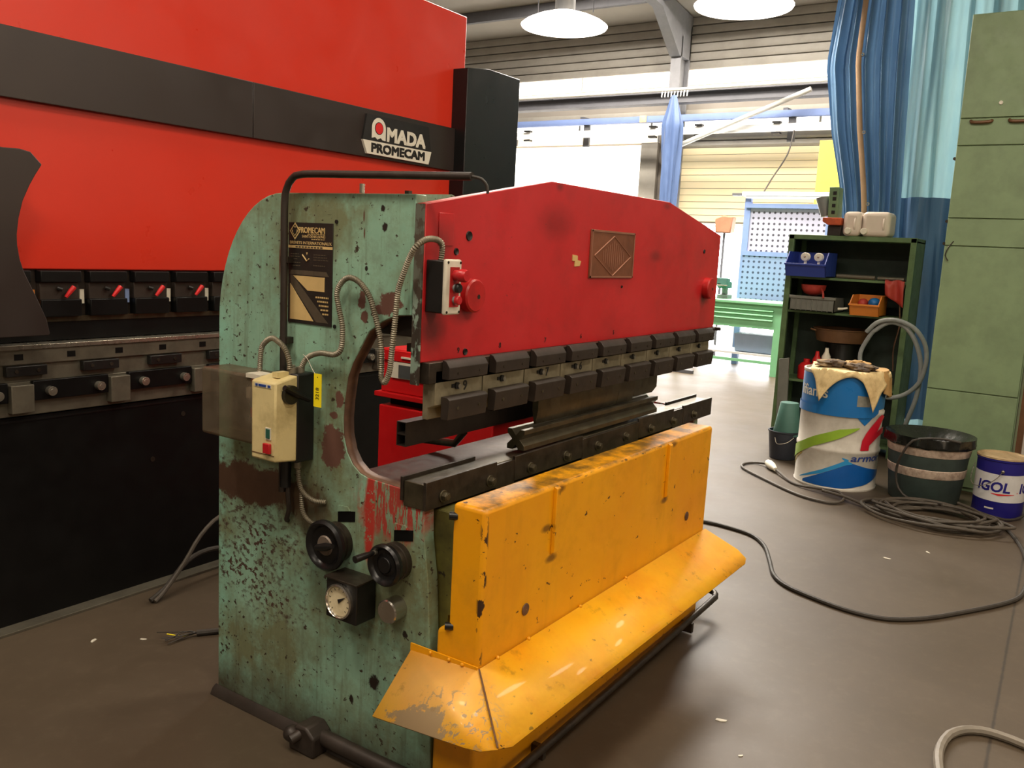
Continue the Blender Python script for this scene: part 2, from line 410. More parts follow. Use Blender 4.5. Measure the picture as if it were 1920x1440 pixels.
def green_plate_material():
    t = NT('chipped_green_paint'); P = t.pos()
    c = t.mix(t.ramp(t.noise(4, 6, .65, vec=P), .35, .65), lin('7aa18b'), lin('90b69e'))
    c = t.mix(t.math('MULTIPLY', t.ramp(t.noise(2.2, 7, .7, vec=P), .42, .60), .9), c, lin('6f7150'))      # yellowed grime
    c = t.mix(t.math('MULTIPLY', t.ramp(t.noise(8, 8, .75, vec=P), .50, .70), .55), c, lin('565541'))
    c = t.mix(t.math('MULTIPLY', t.ramp(t.noise(5, 7, .7, vec=t.vmap(P, (1, 1, 1), (3, 5, 1))), .56, .70), .6), c, lin('8fc0a8'))  # brighter wiped paint
    up = t.xyz(P)
    st = t.noise(1, 7, .65, vec=t.vmap(P, (1, 34, 1.8)))                                           # vertical grime streaks
    c = t.mix(t.math('MULTIPLY', t.ramp(st, .53, .70), .5), c, lin('57523a'))
    rear = t.ramp(up[1], 2.44, 2.56)
    c = t.mix(t.math('MULTIPLY', rear, t.ramp(t.noise(9, 7, .7, vec=P), .40, .62)), c, lin('8cc4ae'))
    chipn = t.noise(44, 8, .62, vec=t.vmap(P, (1, 1.0, 1.3)))
    dens = t.math('MULTIPLY', t.ramp(t.noise(3, 4, .6, vec=t.vmap(P, (1, 1, 1), (1, 2, 7))), .35, .65), .05)
    chipd = t.math('ADD', chipn, dens)
    c = t.mix(t.ramp(chipd, .645, .665), c, lin('3a3023'))
    band1 = t.blob((0, 2.42, .52), (None, .20, .075), .3, 5, .7)
    band1b = t.blob((0, 2.26, .45), (None, .14, .06), .3, 5, .7)
    band2 = t.blob((0, 2.34, .66), (None, .20, .10), .3, 5, .7)
    band3 = t.blob((0, 2.46, .80), (None, .12, .12), .3, 5, .7)
    chip2 = t.noise(44, 7, .62, vec=t.vmap(P, (1, 1, 1.3)))
    bands = t.math('MAXIMUM', t.math('MAXIMUM', band1, band1b), t.math('MAXIMUM', band2, band3))
    c = t.mix(t.math('MULTIPLY', bands, t.ramp(chip2, .525, .555)), c, lin('4a352c'))
    # big bare brown patch behind the starter
    pm = t.blob((0, 2.36, .845), (None, .30, .070), .45, 13, .10)
    c = t.mix(pm, c, t.mix(t.noise(12, 5, vec=P), lin('3f2e22'), lin('5e4636')))
    c = t.mix(t.math('MULTIPLY', t.blob((0, 2.10, .82), (None, .11, .09), .5, 12, .35), .85), c, lin('4f3f2b'))
    # rusty patches round the throat and conduits
    for (y, z, ry, rz) in ((1.985, 1.04, .050, .075), (1.76, 1.525, .045, .035), (1.875, 1.52, .016, .032), (1.962, 1.20, .016, .025), (1.865, 1.475, .014, .018), (1.985, 1.145, .018, .012), (1.80, 1.50, .03, .015)):
        c = t.mix(t.blob((0, y, z), (None, ry, rz), .6, 26, .08), c, lin('63443a'))
    # red lead streaks under the throat
    sn = t.noise(1, 8, .7, vec=t.vmap(P, (1, 48, 8)))
    sm = t.math('MULTIPLY', t.blob((0, 1.735, .885), (None, .135, .095), .35, 12, .2), t.ramp(sn, .47, .51))
    c = t.mix(sm, c, lin('9c3a30'))
    sm2 = t.math('MULTIPLY', t.blob((0, 1.82, .85), (None, .022, .15), .2, 14, .2), t.ramp(t.noise(26, 8, .7, vec=P), .42, .46))
    c = t.mix(sm2, c, lin('a8352a'))
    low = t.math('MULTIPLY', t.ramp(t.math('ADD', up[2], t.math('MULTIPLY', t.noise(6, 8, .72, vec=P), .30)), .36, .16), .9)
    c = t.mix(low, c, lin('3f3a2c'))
    for (y, z, r) in ((1.783, .301, .020), (1.88, .21, .010), (1.66, .50, .010), (1.80, 1.80, .008), (1.79, 1.745, .010), (1.86, 1.62, .006), (2.10, 1.66, .005)):
        c = t.mix(t.blob((0, y, z), (None, r, r*1.3), .5, 60, .15), c, lin('241c16'))
    for (y, z, h) in ((2.235, 1.70, .05), (2.245, 1.62, .06), (1.875, 1.775, .018), (1.872, 1.725, .016)):
        c = t.mix(t.blob((0, y, z), (None, .003, h), .2, 40, .3), c, lin('5a3a2a'))
    return t.set(c, t.ramp(t.noise(12, 4), .3, .7, .45, .62), 0, .4, None, chipn, .25, .0015)
M['green_plate'] = green_plate_material()

def worn_edge_material():
    t = NT('worn_edge_paint'); n = t.noise(1, 6, .6, vec=t.vmap(t.pos(), (1, 40, 22)))
    c = t.mix(t.ramp(n, .50, .56), lin('3c342c'), lin('8aa091'))
    z = t.xyz(t.pos())[2]
    c = t.mix(t.math('MULTIPLY', t.ramp(z, 1.5, 1.6), .8), c, lin('4f463a'))
    return t.set(c, .55, .1)
M['worn_edge'] = worn_edge_material()

def ram_red_material():
    t = NT('faded_red_paint'); P = t.pos()
    c = t.mix(t.ramp(t.noise(2.2, 5), .3, .7), lin('b31a1d'), lin('c4262a'))
    c = t.mix(t.math('MULTIPLY', t.ramp(t.noise(5, 7, .7), .5, .75), .5), c, lin('8d1a1a'))
    for (x, z, rx, rz, a) in ((2.02, 1.45, .05, .06, .8), (2.16, 1.50, .05, .03, .6), (2.70, 1.80, .10, .05, .35), (2.05, 1.70, .05, .06, .45), (4.13, 1.515, .03, .04, .9), (3.55, 1.70, .05, .02, .5), (2.71, 1.925, .02, .012, .6), (3.63, 1.92, .03, .012, .5)):
        c = t.mix(t.math('MULTIPLY', t.blob((x, 0, z), (rx, None, rz), .2, 12, .6), a), c, lin('4a1614'))
    # bare scratches
    sc = t.noise(1, 6, .6, vec=t.vmap(P, (60, 1, 60)))
    c = t.mix(t.ramp(sc, .71, .73), c, lin('5b2a24'))
    return t.set(c, t.ramp(t.noise(6, 4), .3, .7, .30, .44), 0, .55, .15)
M['ram_red'] = ram_red_material()

def apron_material(name, bare=False):
    t = NT(name); P = t.pos()
    c = t.mix(t.ramp(t.noise(2.5, 5), .3, .7), lin('e69804'), lin('eea806'))
    up = t.xyz(P)
    c = t.mix(t.math('MULTIPLY', t.ramp(t.noise(4, 8, .72), .50, .75), .4), c, lin('b0800c'))
    c = t.mix(t.math('MULTIPLY', t.ramp(t.noise(1, 6, .6, vec=t.vmap(P, (9, 9, 1.5))), .54, .75), .2), c, lin('8a6414'))
    # oily soiling on the top face
    top = t.math('MULTIPLY', t.ramp(up[2], .955, .963), t.ramp(t.noise(7, 7, .72), .40, .58))
    c = t.mix(t.math('MULTIPLY', top, .85), c, lin('4d3c10'))
    # scratches and chips
    ch = t.noise(1, 7, .6, vec=t.vmap(P, (26, 26, 34)))
    c = t.mix(t.ramp(ch, .672, .685), c, lin('4a2a14'))
    # worn vertical corner
    cm = t.math('MULTIPLY', t.blob((1.963, 1.368, .72), (.016, .016, .30), .05, 20, .25), t.ramp(t.noise(1, 6, .6, vec=t.vmap(P, (30, 30, 13))), .545, .565))
    c = t.mix(cm, c, lin('3a2414'))
    edge = t.math('MULTIPLY', t.blob((2.9, 1.363, .966), (.9, .012, .012), .05, 20, .3), t.ramp(t.noise(1, 6, .6, vec=t.vmap(P, (18, 60, 60))), .56, .585))
    c = t.mix(edge, c, lin('3d2a10'))
    for (x, z) in ((2.37, .945), (3.27, .95), (2.34, .72), (3.22, .725), (2.30, .83)):
        c = t.mix(t.math('MULTIPLY', t.blob((x, 1.365, z), (.03, None, .012), .2, 26, .4), .75), c, lin('53310c'))
    ro = t.ramp(t.noise(8, 4), .3, .7, .34, .5)
    if bare:
        c = t.mix(t.math('MULTIPLY', t.ramp(t.noise(3, 6, .7), .40, .62), .55), c, lin('f0bc1c'))
        b1 = t.blob((1.775, 1.43, 0), (.045, .10, None), .8, 24, .08)
        b2 = t.math('MULTIPLY', t.blob((1.81, 1.34, 0), (.10, .14, None), .4, 9, .3), t.ramp(t.noise(30, 8, .65, dist=1.5), .57, .59))
        pale = t.blob((1.87, 1.47, 0), (.12, .16, None), .2, 6, .6)  # light sheen on the left flap, painted into the colour
        c = t.mix(t.math('MULTIPLY', pale, .55), c, lin('e0b878'))
        c = t.mix(t.math('MULTIPLY', t.math('MAXIMUM', b1, b2), .85), c, lin('9b8a70'))
        c = t.mix(t.math('MULTIPLY', t.ramp(t.noise(14, 8, .7), .58, .72), .6), c, lin('8a6212'))
        ro = t.ramp(t.noise(8, 4), .3, .7, .46, .60)
    return t.set(c, ro, 0, .5, .1)
M['apron'] = apron_material('yellow_apron_paint')
M['flap'] = apron_material('yellow_flap_paint', True)

def floor_material():
    t = NT('concrete_floor'); P = t.pos()
    c = t.mix(t.ramp(t.noise(.55, 6, .6), .3, .7), lin('4a3f32'), lin('574b3c'))
    c = t.mix(t.math('MULTIPLY', t.ramp(t.noise(1.6, 8, .7), .45, .75), .45), c, lin('3f3529'))
    c = t.mix(t.math('MULTIPLY', t.ramp(t.noise(14, 6, .7), .5, .8), .25), c, lin('6d604f'))
    c = t.mix(t.ramp(t.noise(30, 8, .7), .74, .78), c, lin('3c352c'))
    v = t.xyz(P)
    # saw-cut joint running past the right of the press
    d = t.math('ABSOLUTE', t.math('SUBTRACT', t.math('SUBTRACT', v[1], t.math('MULTIPLY', v[0], .0247)), .048 + .0))
    d = t.math('ADD', d, t.math('MULTIPLY', t.noise(20, 4), .012))
    jm = t.math('MULTIPLY', t.ramp(d, .0145, .008), t.ramp(v[0], 7.0, 6.0))
    c = t.mix(t.math('MULTIPLY', jm, .8), c, lin('2f2922'))
    ro = t.ramp(t.noise(2.2, 3, .5), .3, .7, .44, .54)
    return t.set(c, ro, 0, .42, None, t.noise(60, 4), .05, .001)
M['floor'] = floor_material()

def tarp_material(name, c1, c2, transl):
    t = NT(name); P = t.obj()
    c = t.mix(t.ramp(t.noise(1, 5, .6, vec=t.vmap(P, (3, 6, 1.1))), .3, .7), lin(c1), lin(c2))
    t.set(c, .38, 0, .4, None, t.noise(1, 6, .6, vec=t.vmap(P, (10, 10, 5))), .5, .01)
    tr = t.n('ShaderNodeBsdfTranslucent'); t.link(c, tr.inputs[0])
    mx = t.n('ShaderNodeMixShader'); mx.inputs[0].default_value = transl
    t.link(t.b.outputs[0], mx.inputs[1]); t.link(tr.outputs[0], mx.inputs[2]); t.link(mx.outputs[0], t.out.inputs[0])
    return t.m
M['tarp'] = tarp_material('blue_tarp', '4d7096', '678cb0', .14)
M['tarp_far'] = tarp_material('far_blue_tarp', '46587c', '5a6e94', .05)
M['tarp_light'] = tarp_material('pale_blue_tarp', '84aebd', '9ac2c8', .34)

def clear_cover_material():
    t = NT('smoky_dirty_plastic'); c = t.mix(t.ramp(t.noise(9, 6), .35, .65), lin('625748'), lin('857a69'))
    t.set(c, .3, 0, .5)
    tr = t.n('ShaderNodeBsdfTransparent'); tr.inputs[0].default_value = (.75, .66, .55, 1)
    mx = t.n('ShaderNodeMixShader'); t.link(t.ramp(t.noise(6, 5), .3, .7, .34, .58), mx.inputs[0])
    t.link(t.b.outputs[0], mx.inputs[2]); t.link(tr.outputs[0], mx.inputs[1]); t.link(mx.outputs[0], t.out.inputs[0])
    return t.m
M['smoky'] = clear_cover_material()

def pegboard_material(name, c, hole):
    t = NT(name); v = t.xyz(t.pos())
    def fr(s, k): return t.math('SUBTRACT', t.math('FRACT', t.math('MULTIPLY', s, k)), .5)
    a = fr(v[1], 11.5); b = fr(v[2], 11.5)
    d = t.math('SQRT', t.math('ADD', t.math('MULTIPLY', a, a), t.math('MULTIPLY', b, b)))
    return t.set(t.mix(t.ramp(d, .24, .20), lin(c), lin(hole)), .5)
M['peg_white'] = pegboard_material('pegboard_pale', 'b4b3c8', '4a4852')
M['peg_blue'] = pegboard_material('pegboard_blue', '7f92b6', '39445c')

# ------------------------------------------------------------------ the hall
XW = 16.0
def ceil_z(x): return 6.15 + (XW-x)*.10
floor = struct(MB().box(-7, XW+.3, -7, 14.3, -.2, 0).build('floor', M['floor'], origin=(0, 0, 0)))
tag(floor, 'worn grey brown concrete workshop floor')
# ceiling with openings for bright panels added to whiten the far floor
mb = MB()
ROOF_FILL = [(10.6, 11.6, 2.9, 9.6), (12.6, 13.6, 2.9, 9.6)]
xs = [-7, 10.6, 11.6, 12.6, 13.6, XW+.3]
for i in range(len(xs)-1):
    x0, x1 = xs[i], xs[i+1]
    hole = i in (1, 3)
    for (y0, y1) in (((-7, 2.9), (9.6, 14.3)) if hole else ((-7, 14.3),)):
        a, b = ceil_z(x0), ceil_z(x1)
        mb.add([(x0, y0, a), (x1, y0, b), (x1, y1, b), (x0, y1, a), (x0, y0, a+.1), (x1, y0, b+.1), (x1, y1, b+.1), (x0, y1, a+.1)],
               [(0,1,2,3), (7,6,5,4), (0,4,5,1), (1,5,6,2), (2,6,7,3), (3,7,4,0)])
ceiling = struct(mb.build('ceiling', M['ceil'], origin=(0, 0, 6)))
for k, (x0, x1, y0, y1) in enumerate(ROOF_FILL):
    a, b = ceil_z(x0)+.04, ceil_z(x1)+.04
    o = struct(MB().add([(x0, y0, a), (x1, y0, b), (x1, y1, b), (x0, y1, a)], [(0, 1, 2, 3)]).build('window_%d' % (20+k), M['added_roof_panel']))  # unseen glowing roof panel, added to light the far bay
    for y in (4.2, 5.6, 7.0, 8.3):
        MB().add([(x0, y-.03, a-.02), (x1, y-.03, b-.02), (x1, y+.03, b-.02), (x0, y+.03, a-.02), (x0, y-.03, a-.06), (x1, y-.03, b-.06), (x1, y+.03, b-.06), (x0, y+.03, a-.06)],
                 [(0,1,2,3), (7,6,5,4), (0,4,5,1), (1,5,6,2), (2,6,7,3), (3,7,4,0)]).build('added_panel_bar', M['beam_grey'], o)
for k, x in enumerate((-4, -1, 2, 5, 8, 11.7, 14.6)):
    z = ceil_z(x)
    struct(MB().box(x-.05, x+.05, -6.9, 14.2, z-.2, z-.005).build('trim_%d' % (30+k), M['beam_grey']))
struct(MB().box(-7, -6.8, -7, 14.3, 0, 8.6).build('wall_rear', M['wall_dark']))
struct(MB().box(-6.8, XW+.3, -7, -6.8, 0, 8.6).build('wall_right', M['wall_dark']))
struct(MB().box(-6.8, XW+.3, 14.1, 14.3, 0, 8.6).build('wall_left', M['wall_dark']))
# unseen window panels behind the camera, added for soft frontal fill
for k in range(4):
    x0 = -5.5+3.6*k
    o = struct(MB().box(x0, x0+3.0, -6.79, -6.76, 2.6, 4.8).build('window_%d' % (10+k), M['added_side_window']))
    for x in (x0, x0+1.5, x0+3.0): MB().box(x-.03, x+.03, -6.8, -6.72, 2.55, 4.85).build('window_frame', M['white_paint'], o)
    for z in (2.55, 4.8): MB().box(x0-.03, x0+3.03, -6.8, -6.72, z, z+.05).build('window_frame', M['white_paint'], o)
# back wall: ribbed sheet cladding in horizontal runs, glazed strips between
wall = struct(MB().box(XW+.1, XW+.3, -6.8, 14.1, 0, 6.2).build('wall_back', M['wall_dark'], origin=(XW, 4, 0)))
tag(wall, 'grey ribbed sheet metal end wall of the hall with daylight strips')
def ribbed(z0, z1, y0=-6.8, y1=14.1, pitch=.16):
    n = max(1, round((z1-z0)/pitch)); h = (z1-z0)/n
    for i in range(n):
        z = z0+i*h
        MB().prism([(XW+.1, z), (XW+.02, z+.01), (XW, z+h*.35), (XW+.02, z+h-.012), (XW+.06, z+h-.004), (XW+.1, z+h)], 1, y0, y1).build('cladding_strip', M['wall_clad'], wall)
# prism axis=1 takes (x,z) pairs
ribbed(5.19, 6.15); ribbed(4.32, 4.48); ribbed(2.34, 2.40, 4.0, 7.4, .06); ribbed(3.76, 4.03, -6.8, 7.3, .14)
ribbed(0.0, 3.76, -6.8, 4.0, .24); ribbed(0.0, 3.86, 11.4, 14.1, .24)
def window_strip(k, y0, y1, z0, z1, m='window', x=XW):
    o = struct(MB().box(x+.01, x+.05, y0, y1, z0, z1).build('window_%d' % k, M[m]))
    n = max(1, int((y1-y0)/1.6))
    for i in range(n+1):
        y = y0+(y1-y0)*i/n
        MB().box(x-.01, x+.012, y-.02, y+.02, z0, z1).build('window_frame', M['white_paint'], o)
    return o
window_strip(1, -6.8, 14.1, 4.93, 5.19); window_strip(2, -6.8, 14.1, 4.70, 4.90); window_strip(3, -6.8, 14.1, 4.12, 4.30)
window_strip(4, 7.5, 14.1, 3.88, 4.10, 'window_soft')
# translucent roller shutter and the bright daylight door beside it
d1 = struct(MB().box(XW+.03, XW+.09, 4.0, 7.35, 2.36, 3.78).build('door_1', M['wall_clad']))
for i in range(11):
    z = 2.40+i*.124
    MB().box(XW-.01, XW+.03, 4.03, 7.32, z, z+.112).build('slat', M['shutter'], d1)
d2 = struct(MB().box(XW-.02, XW+.06, 7.85, 11.2, .02, 3.84).build('door_2', M['window'], bevel=.12, seg=4))
MB().box(XW-.03, XW+.05, 11.2, 11.32, 0, 3.9).build('door_frame', M['steel_beam'], d2)
MB().box(XW-.03, XW+.05, 7.5, 7.85, 0, 3.88).build('door_frame', M['wall_clad'], d2)
d3 = struct(MB().box(XW-.01, XW+.05, 4.2, 7.2, .02, 2.30).build('added_door', M['added_door_light']))  # bright opening added so the far floor reflects white
for y in (4.14, 5.66, 7.2): MB().box(XW-.03, XW+.05, y, y+.06, 0, 2.34).build('door_frame', M['white_paint'], d3)

def one(name, mb, m, label, cat, group=None, **k):
    return tag(mb.build(name, M[m] if isinstance(m, str) else m, **k), label, cat, group)
# portal frame
pf = thing('portal_frame', 'grey steel portal column with haunched roof rafter at the far wall', 'steel frame', (15.7, 7.05, 0))
MB().box(15.52, 15.56, 6.95, 7.15, 0, 5.7).box(15.9, 15.94, 6.95, 7.15, 0, 5.95).box(15.56, 15.9, 7.03, 7.07, 0, 5.95).build('column', M['steel_beam'], pf)
MB().prism([(15.94, 6.12), (15.94, 5.35), (15.45, 5.35), (14.6, 6.0), (6.0, 6.86), (-6.7, 8.13), (-6.7, 8.42), (6.0, 7.12), (14.6, 6.28)], 1, 6.95, 7.15).build('rafter', M['steel_beam'], pf)
one('crane_rail', MB().box(15.26, 15.51, -6.6, 14, 4.48, 4.50).box(15.37, 15.40, -6.6, 14, 4.50, 4.66).box(15.26, 15.51, -6.6, 14, 4.66, 4.69), 'beam_grey', 'long grey I-beam rail along the far wall under the glazing', 'beam')
bb = thing('blue_beam', 'pale blue horizontal beam with brackets along the far wall', 'beam', (15.4, 6, 4.2))
MB().box(15.30, 15.42, 3.2, 14, 4.16, 4.27).build('beam', M['blue_beam'], bb)
for y in (4.9, 8.9, 12.0):
    MB().box(15.42, 15.98, y-.04, y+.04, 4.26, 4.33).build('bracket', M['beam_grey'], bb)
for y in (8.75, 4.75):
    MB().box(15.35, 15.41, y-.06, y+.06, 3.75, 4.16).build('strut', M['beam_grey'], bb)
MB().box(15.27, 15.30, 7.45, 7.58, 4.16, 4.28).build('junction_box', M['cream'], bb)
cd = thing('cable_duct', 'white cable ducting with dark clips below the pale blue beam', 'duct', (15.2, 6, 4.0))
MB().box(15.18, 15.24, 3.3, 14, 3.95, 4.03).box(15.16, 15.2, 3.3, 14, 3.90, 3.94).build('duct', M['white_paint'], cd)
for y in (10.0, 7.25, 6.35, 4.95):
    MB().box(15.14, 15.25, y-.07, y+.07, 3.86, 3.89).build('clip', M['black_plastic'], cd); MB().box(15.14, 15.25, y-.07, y+.07, 4.04, 4.07).build('clip', M['black_plastic'], cd)
one('wall_brace', MB().tube([(15.05, 6.665, 3.684), (15.05, 4.388, 4.544)], .045, 10), 'brace_white', 'white diagonal pole bracing from the column up to the rail', 'brace')
one('drain_pipe', MB().tube([(15.38, 6.86, 0.0), (15.38, 6.86, 3.7), (15.45, 6.86, 3.78)], .06, 12), 'brace_white', 'upright pale pipe beside the blue curtain bundle', 'pipe')
# curtain rail with gathered blue curtain
cr = thing('curtain_rail', 'thin pale curtain rail across the far bay with white hooks', 'rail', (14.8, 7, 4.6))
MB().tube([(14.8, 2.8, 4.62), (14.8, 12.5, 4.62)], .03, 10).build('rail', M['brace_white'], cr)
for i in range(9):
    y = 6.45+i*.06
    MB().tube([(14.8, y, 4.60), (14.78, y, 4.54), (14.8, y+.01, 4.50)], .012, 6).build('hook', M['white_paint'], cr)
for y in (3.2, 9.5): MB().tube([(14.8, y, 4.62), (15.27, y, 4.67)], .012, 6).build('hanger', M['beam_grey'], cr)
def bundle(u, v):
    a = u*2*math.pi; z = 4.52-1.95*v
    r = (.045 + .115*min(1, v*4) - .05*max(0, v-.3)) * (1+.25*math.sin(a*5+v*3)+.12*math.sin(a*9+1))
    cy = 6.70 - .03*v; 
    return (14.8+.6*r*math.cos(a), cy+r*math.sin(a), z)
one('curtain_bundle', MB().grid(bundle, 60, 24), 'tarp_far', 'blue tarpaulin curtain gathered into a hanging bundle on the far rail', 'curtain')
# hanging cable far
one('hanging_cable', MB().tube(smooth_path([(15.1, 4.62, 3.9), (15.0, 4.66, 3.5), (14.9, 4.85, 3.1), (14.2, 4.75, 2.79)], .1), .012, 6), 'rubber', 'thin dark cable dropping from the wall duct to the strip light', 'cable')
one('yellow_board', MB().box(15.0, 15.06, 3.55, 4.15, 0.0, 3.71), 'yellow_board', 'pale yellow board leaning upright behind the blue curtain edge', 'board', bevel=.005)

# ------------------------------------------------------------------ far bay furniture
wb = thing('workbench', 'pale green metal workbench with ribbed front in the bright far bay', 'workbench', (13.3, 4.4, 0))
MB().box(12.95, 13.85, 3.86, 5.6, 1.06, 1.10).build('top', M['bench_green'], wb, bevel=.006)
MB().box(13.0, 13.8, 3.9, 5.56, .70, 1.06).build('drawer_case', M['bench_green'], wb)
for z in (.83, .90, .97):
    MB().prism([(12.965, z), (13.0, z+.03), (13.0, z-.02)], 1, 4.02, 5.5).build('drawer_lip', M['bench_green'], wb)
for y in (3.9, 5.46):
    MB().box(13.0, 13.08, y, y+.1, 0, .70).build('leg', M['bench_green'], wb); MB().box(13.72, 13.8, y, y+.1, 0, .70).build('leg', M['bench_green'], wb)
MB().box(13.03, 13.09, 4.0, 5.46, .17, .21).build('foot_rail', M['bench_green'], wb)
MB().box(13.05, 13.75, 3.95, 5.5, .28, .31).build('lower_shelf', M['white_paint'], wb)
one('parts_trough', MB().prism([(13.15, .315), (13.6, .315), (13.7, .60), (13.05, .60)], 1, 4.02, 4.62), 'bench_blue', 'grey blue trough on the lower shelf of the pale workbench', 'trough', bevel=.01)
pr = thing('pegboard_rack', 'blue framed pegboard rack with pale upper and blue lower perforated panels', 'rack', (14.1, 4.2, 0))
for y in (3.62, 4.93):
    MB().box(14.05, 14.13, y-.05, y+.05, 0, 2.70).build('post', M['frame_blue'], pr)
MB().box(14.07, 14.10, 3.67, 4.88, 1.86, 2.55).build('upper_panel', M['peg_white'], pr)
MB().box(14.03, 14.06, 3.67, 4.93, .9, 1.80).build('lower_panel', M['peg_blue'], pr)
MB().box(14.02, 14.14, 3.6, 4.95, 1.79, 1.86).build('cross_bar', M['frame_blue'], pr)
MB().box(14.02, 14.14, 3.6, 4.95, 2.55, 2.62).build('cross_bar', M['frame_blue'], pr)
MB().box(14.02, 14.14, 3.6, 4.95, .84, .90).build('cross_bar', M['frame_blue'], pr)
MB().box(14.0, 14.02, 3.62, 4.0, 1.76, 1.80).build('label_strip', M['yellow_board'], pr)
sl = thing('strip_light', 'lit white strip light fixed on top of the pegboard rack', 'lamp', (14.1, 4.25, 2.73))
MB().box(13.98, 14.2, 3.5, 5.02, 2.73, 2.80).build('housing', M['white_paint'], sl, bevel=.01)
MB().box(14.02, 14.16, 3.56, 4.96, 2.705, 2.73).build('diffuser', M['lamp_tube'], sl)
MB().box(14.03, 14.15, 5.02, 5.2, 2.74, 2.78).build('bracket', M['beam_grey'], sl)
sp = thing('meter_post', 'slim grey post with a brown box on top in the far bay', 'post', (14.9, 5.62, 0))
MB().box(14.88, 14.92, 5.58, 5.62, 0, 2.16).build('post', M['beam_grey'], sp)
MB().box(14.78, 15.02, 5.46, 5.56, 1.30, 1.36).build('arm', M['beam_grey'], sp)
MB().prism([(5.46, 2.16), (5.74, 2.16), (5.76, 2.40), (5.62, 2.46), (5.44, 2.44)], 0, 14.8, 15.0).build('box', M['box_brown'], sp, bevel=.02)
vi = thing('bench_vise', 'dark grey and teal vise on the pale workbench', 'vise', (13.4, 4.95, 1.10))
MB().box(13.3, 13.5, 4.86, 5.04, 1.10, 1.16).cyl((13.4, 4.95, 1.16), (13.4, 4.95, 1.28), .05).build('base', M['motor_grey'], vi, bevel=.006)
MB().box(13.26, 13.52, 4.88, 5.02, 1.26, 1.36).box(13.24, 13.30, 4.84, 5.06, 1.30, 1.42).box(13.12, 13.20, 4.84, 5.06, 1.30, 1.42).box(13.12, 13.4, 4.92, 4.98, 1.28, 1.34).build('jaw', M['teal_plastic'], vi, bevel=.006)
MB().tube([(13.08, 4.80, 1.31), (13.08, 5.10, 1.31)], .01, 8).build('handle', M['bright_steel'], vi)
fb = one('floor_bar', MB().box(12.2, 12.26, 4.9, 6.2, 0, .05), 'beam_grey', 'dark metal bar lying on the bright floor before the workbench', 'bar', bevel=.004)

# ------------------------------------------------------------------ pendant lamps (the hall's own lighting)
def pendant(x, y, label, z=4.10, watt=LAMP_WATT):
    t = thing('pendant_lamp', label, 'lamp', (x, y, z), 'high-bay pendant lamps')
    MB().lathe([(.46, 0), (.47, .015), (.42, .05), (.31, .10), (.17, .145), (.10, .16), (.455, .006)][:6], (x, y, z), 2, 32, False).build('reflector', M['lamp_glow'], t, solid=.006)
    MB().lathe([(.001, -.03), (.25, -.025), (.40, -.008), (.455, .008)], (x, y, z), 2, 32, False).build('lens', M['lamp_lens'], t)  # lens made wider to stand in for lamp bloom
    MB().lathe([(.10, .15), (.11, .17), (.11, .34), (.06, .39)], (x, y, z), 2, 20).build('ballast', M['lamp_shell'], t)
    for dy in (-.35, .35):
        MB().tube([(x, y+dy, z+.12), (x, y+dy*.9, ceil_z(x)+.01)], .006, 6).build('suspension_wire', M['beam_grey'], t)
    l = bpy.data.lights.new('lamp_light', 'AREA'); l.shape = 'DISK'; l.size = .8; l.energy = watt; l.color = LAMP_COL
    lo = bpy.data.objects.new('lamp_light', l); COL.objects.link(lo); lo.parent = t; lo.location = (0, 0, -.05)
    return t
pendant(8.5, 5.2, 'lit pendant lamp hanging left of the portal column')
pendant(8.5, 3.2, 'lit pendant lamp hanging beside the blue curtain')
for (x, y, d) in ((4.2, 1.0, 'over the front of the green press'), (.2, .6, 'overhead near the camera'), (.4, 3.0, 'before the left end of the red machine'),
                  (4.0, -1.6, 'over the open floor right of the press'), (.3, -1.8, 'over the floor behind the camera'), (-2.8, 1.6, 'at the rear of the hall')):
    pendant(x, y, 'pendant lamp out of frame %s' % d, 4.9)

# ================================================================== the old green press brake
XP = 1.972
pb = thing('press_brake', 'old green press brake with red upper beam and yellow front apron', 'press brake', (3.1, 2.0, 0))
arc = [(2.235+.32*math.cos(a), 1.40+.443*math.sin(a)) for a in [math.pi/2*i/14 for i in range(15)]]
outline = [(2.562, 0)] + arc + [(1.673, 1.843), (1.673, 1.492), (1.737, 1.486), (1.79, 1.463), (1.842, 1.429), (1.878, 1.371), (1.908, 1.325), (1.928, 1.278), (1.940, 1.199),
    (1.944, 1.14), (1.941, 1.091), (1.925, 1.038), (1.90, 1.003), (1.866, .979), (1.831, .970), (1.75, .966), (1.612, .960), (1.602, .93), (1.598, .826), (1.577, .697), (1.563, .51), (1.540, .10), (1.535, 0)]
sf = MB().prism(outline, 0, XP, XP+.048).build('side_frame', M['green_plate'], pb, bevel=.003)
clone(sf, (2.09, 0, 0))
# rusty machined lining of the near throat
vs = []; fs = []
for i, (y, z) in enumerate(outline[17:34]):
    vs += [(XP+.002, y-.0015, z), (XP+.046, y-.0015, z)]
for i in range(len(vs)//2-1): fs.append((2*i, 2*i+1, 2*i+3, 2*i+2))
MB().add(vs, fs).build('throat_lining', M['rust'], sf, solid=.002)
MB().box(XP+.05, 4.06, 1.675, 1.76, 1.66, 1.80).build('cross_beam', M['green_plate'], pb)
MB().prism([(XP+.05, 1.80), (XP+.05, 1.846), (2.16, 1.856), (2.22, 1.84), (2.24, 1.80)], 1, 1.69, 1.74).build('lifting_lug', M['green_plate'], pb)
MB().box(XP+.05, 4.06, 1.69, 1.93, .90, .962).build('bed_plate', M['dark_steel'], pb, bevel=.003)
MB().cyl((XP+.02, 1.905, 1.845), (XP+.02, 1.905, 1.873), .008).build('frame_stud', M['bright_steel'], pb)
MB().cyl((XP+.02, 1.72, 1.843), (XP+.02, 1.72, 1.853), .012, n=6).build('frame_stud', M['dark_steel'], pb)
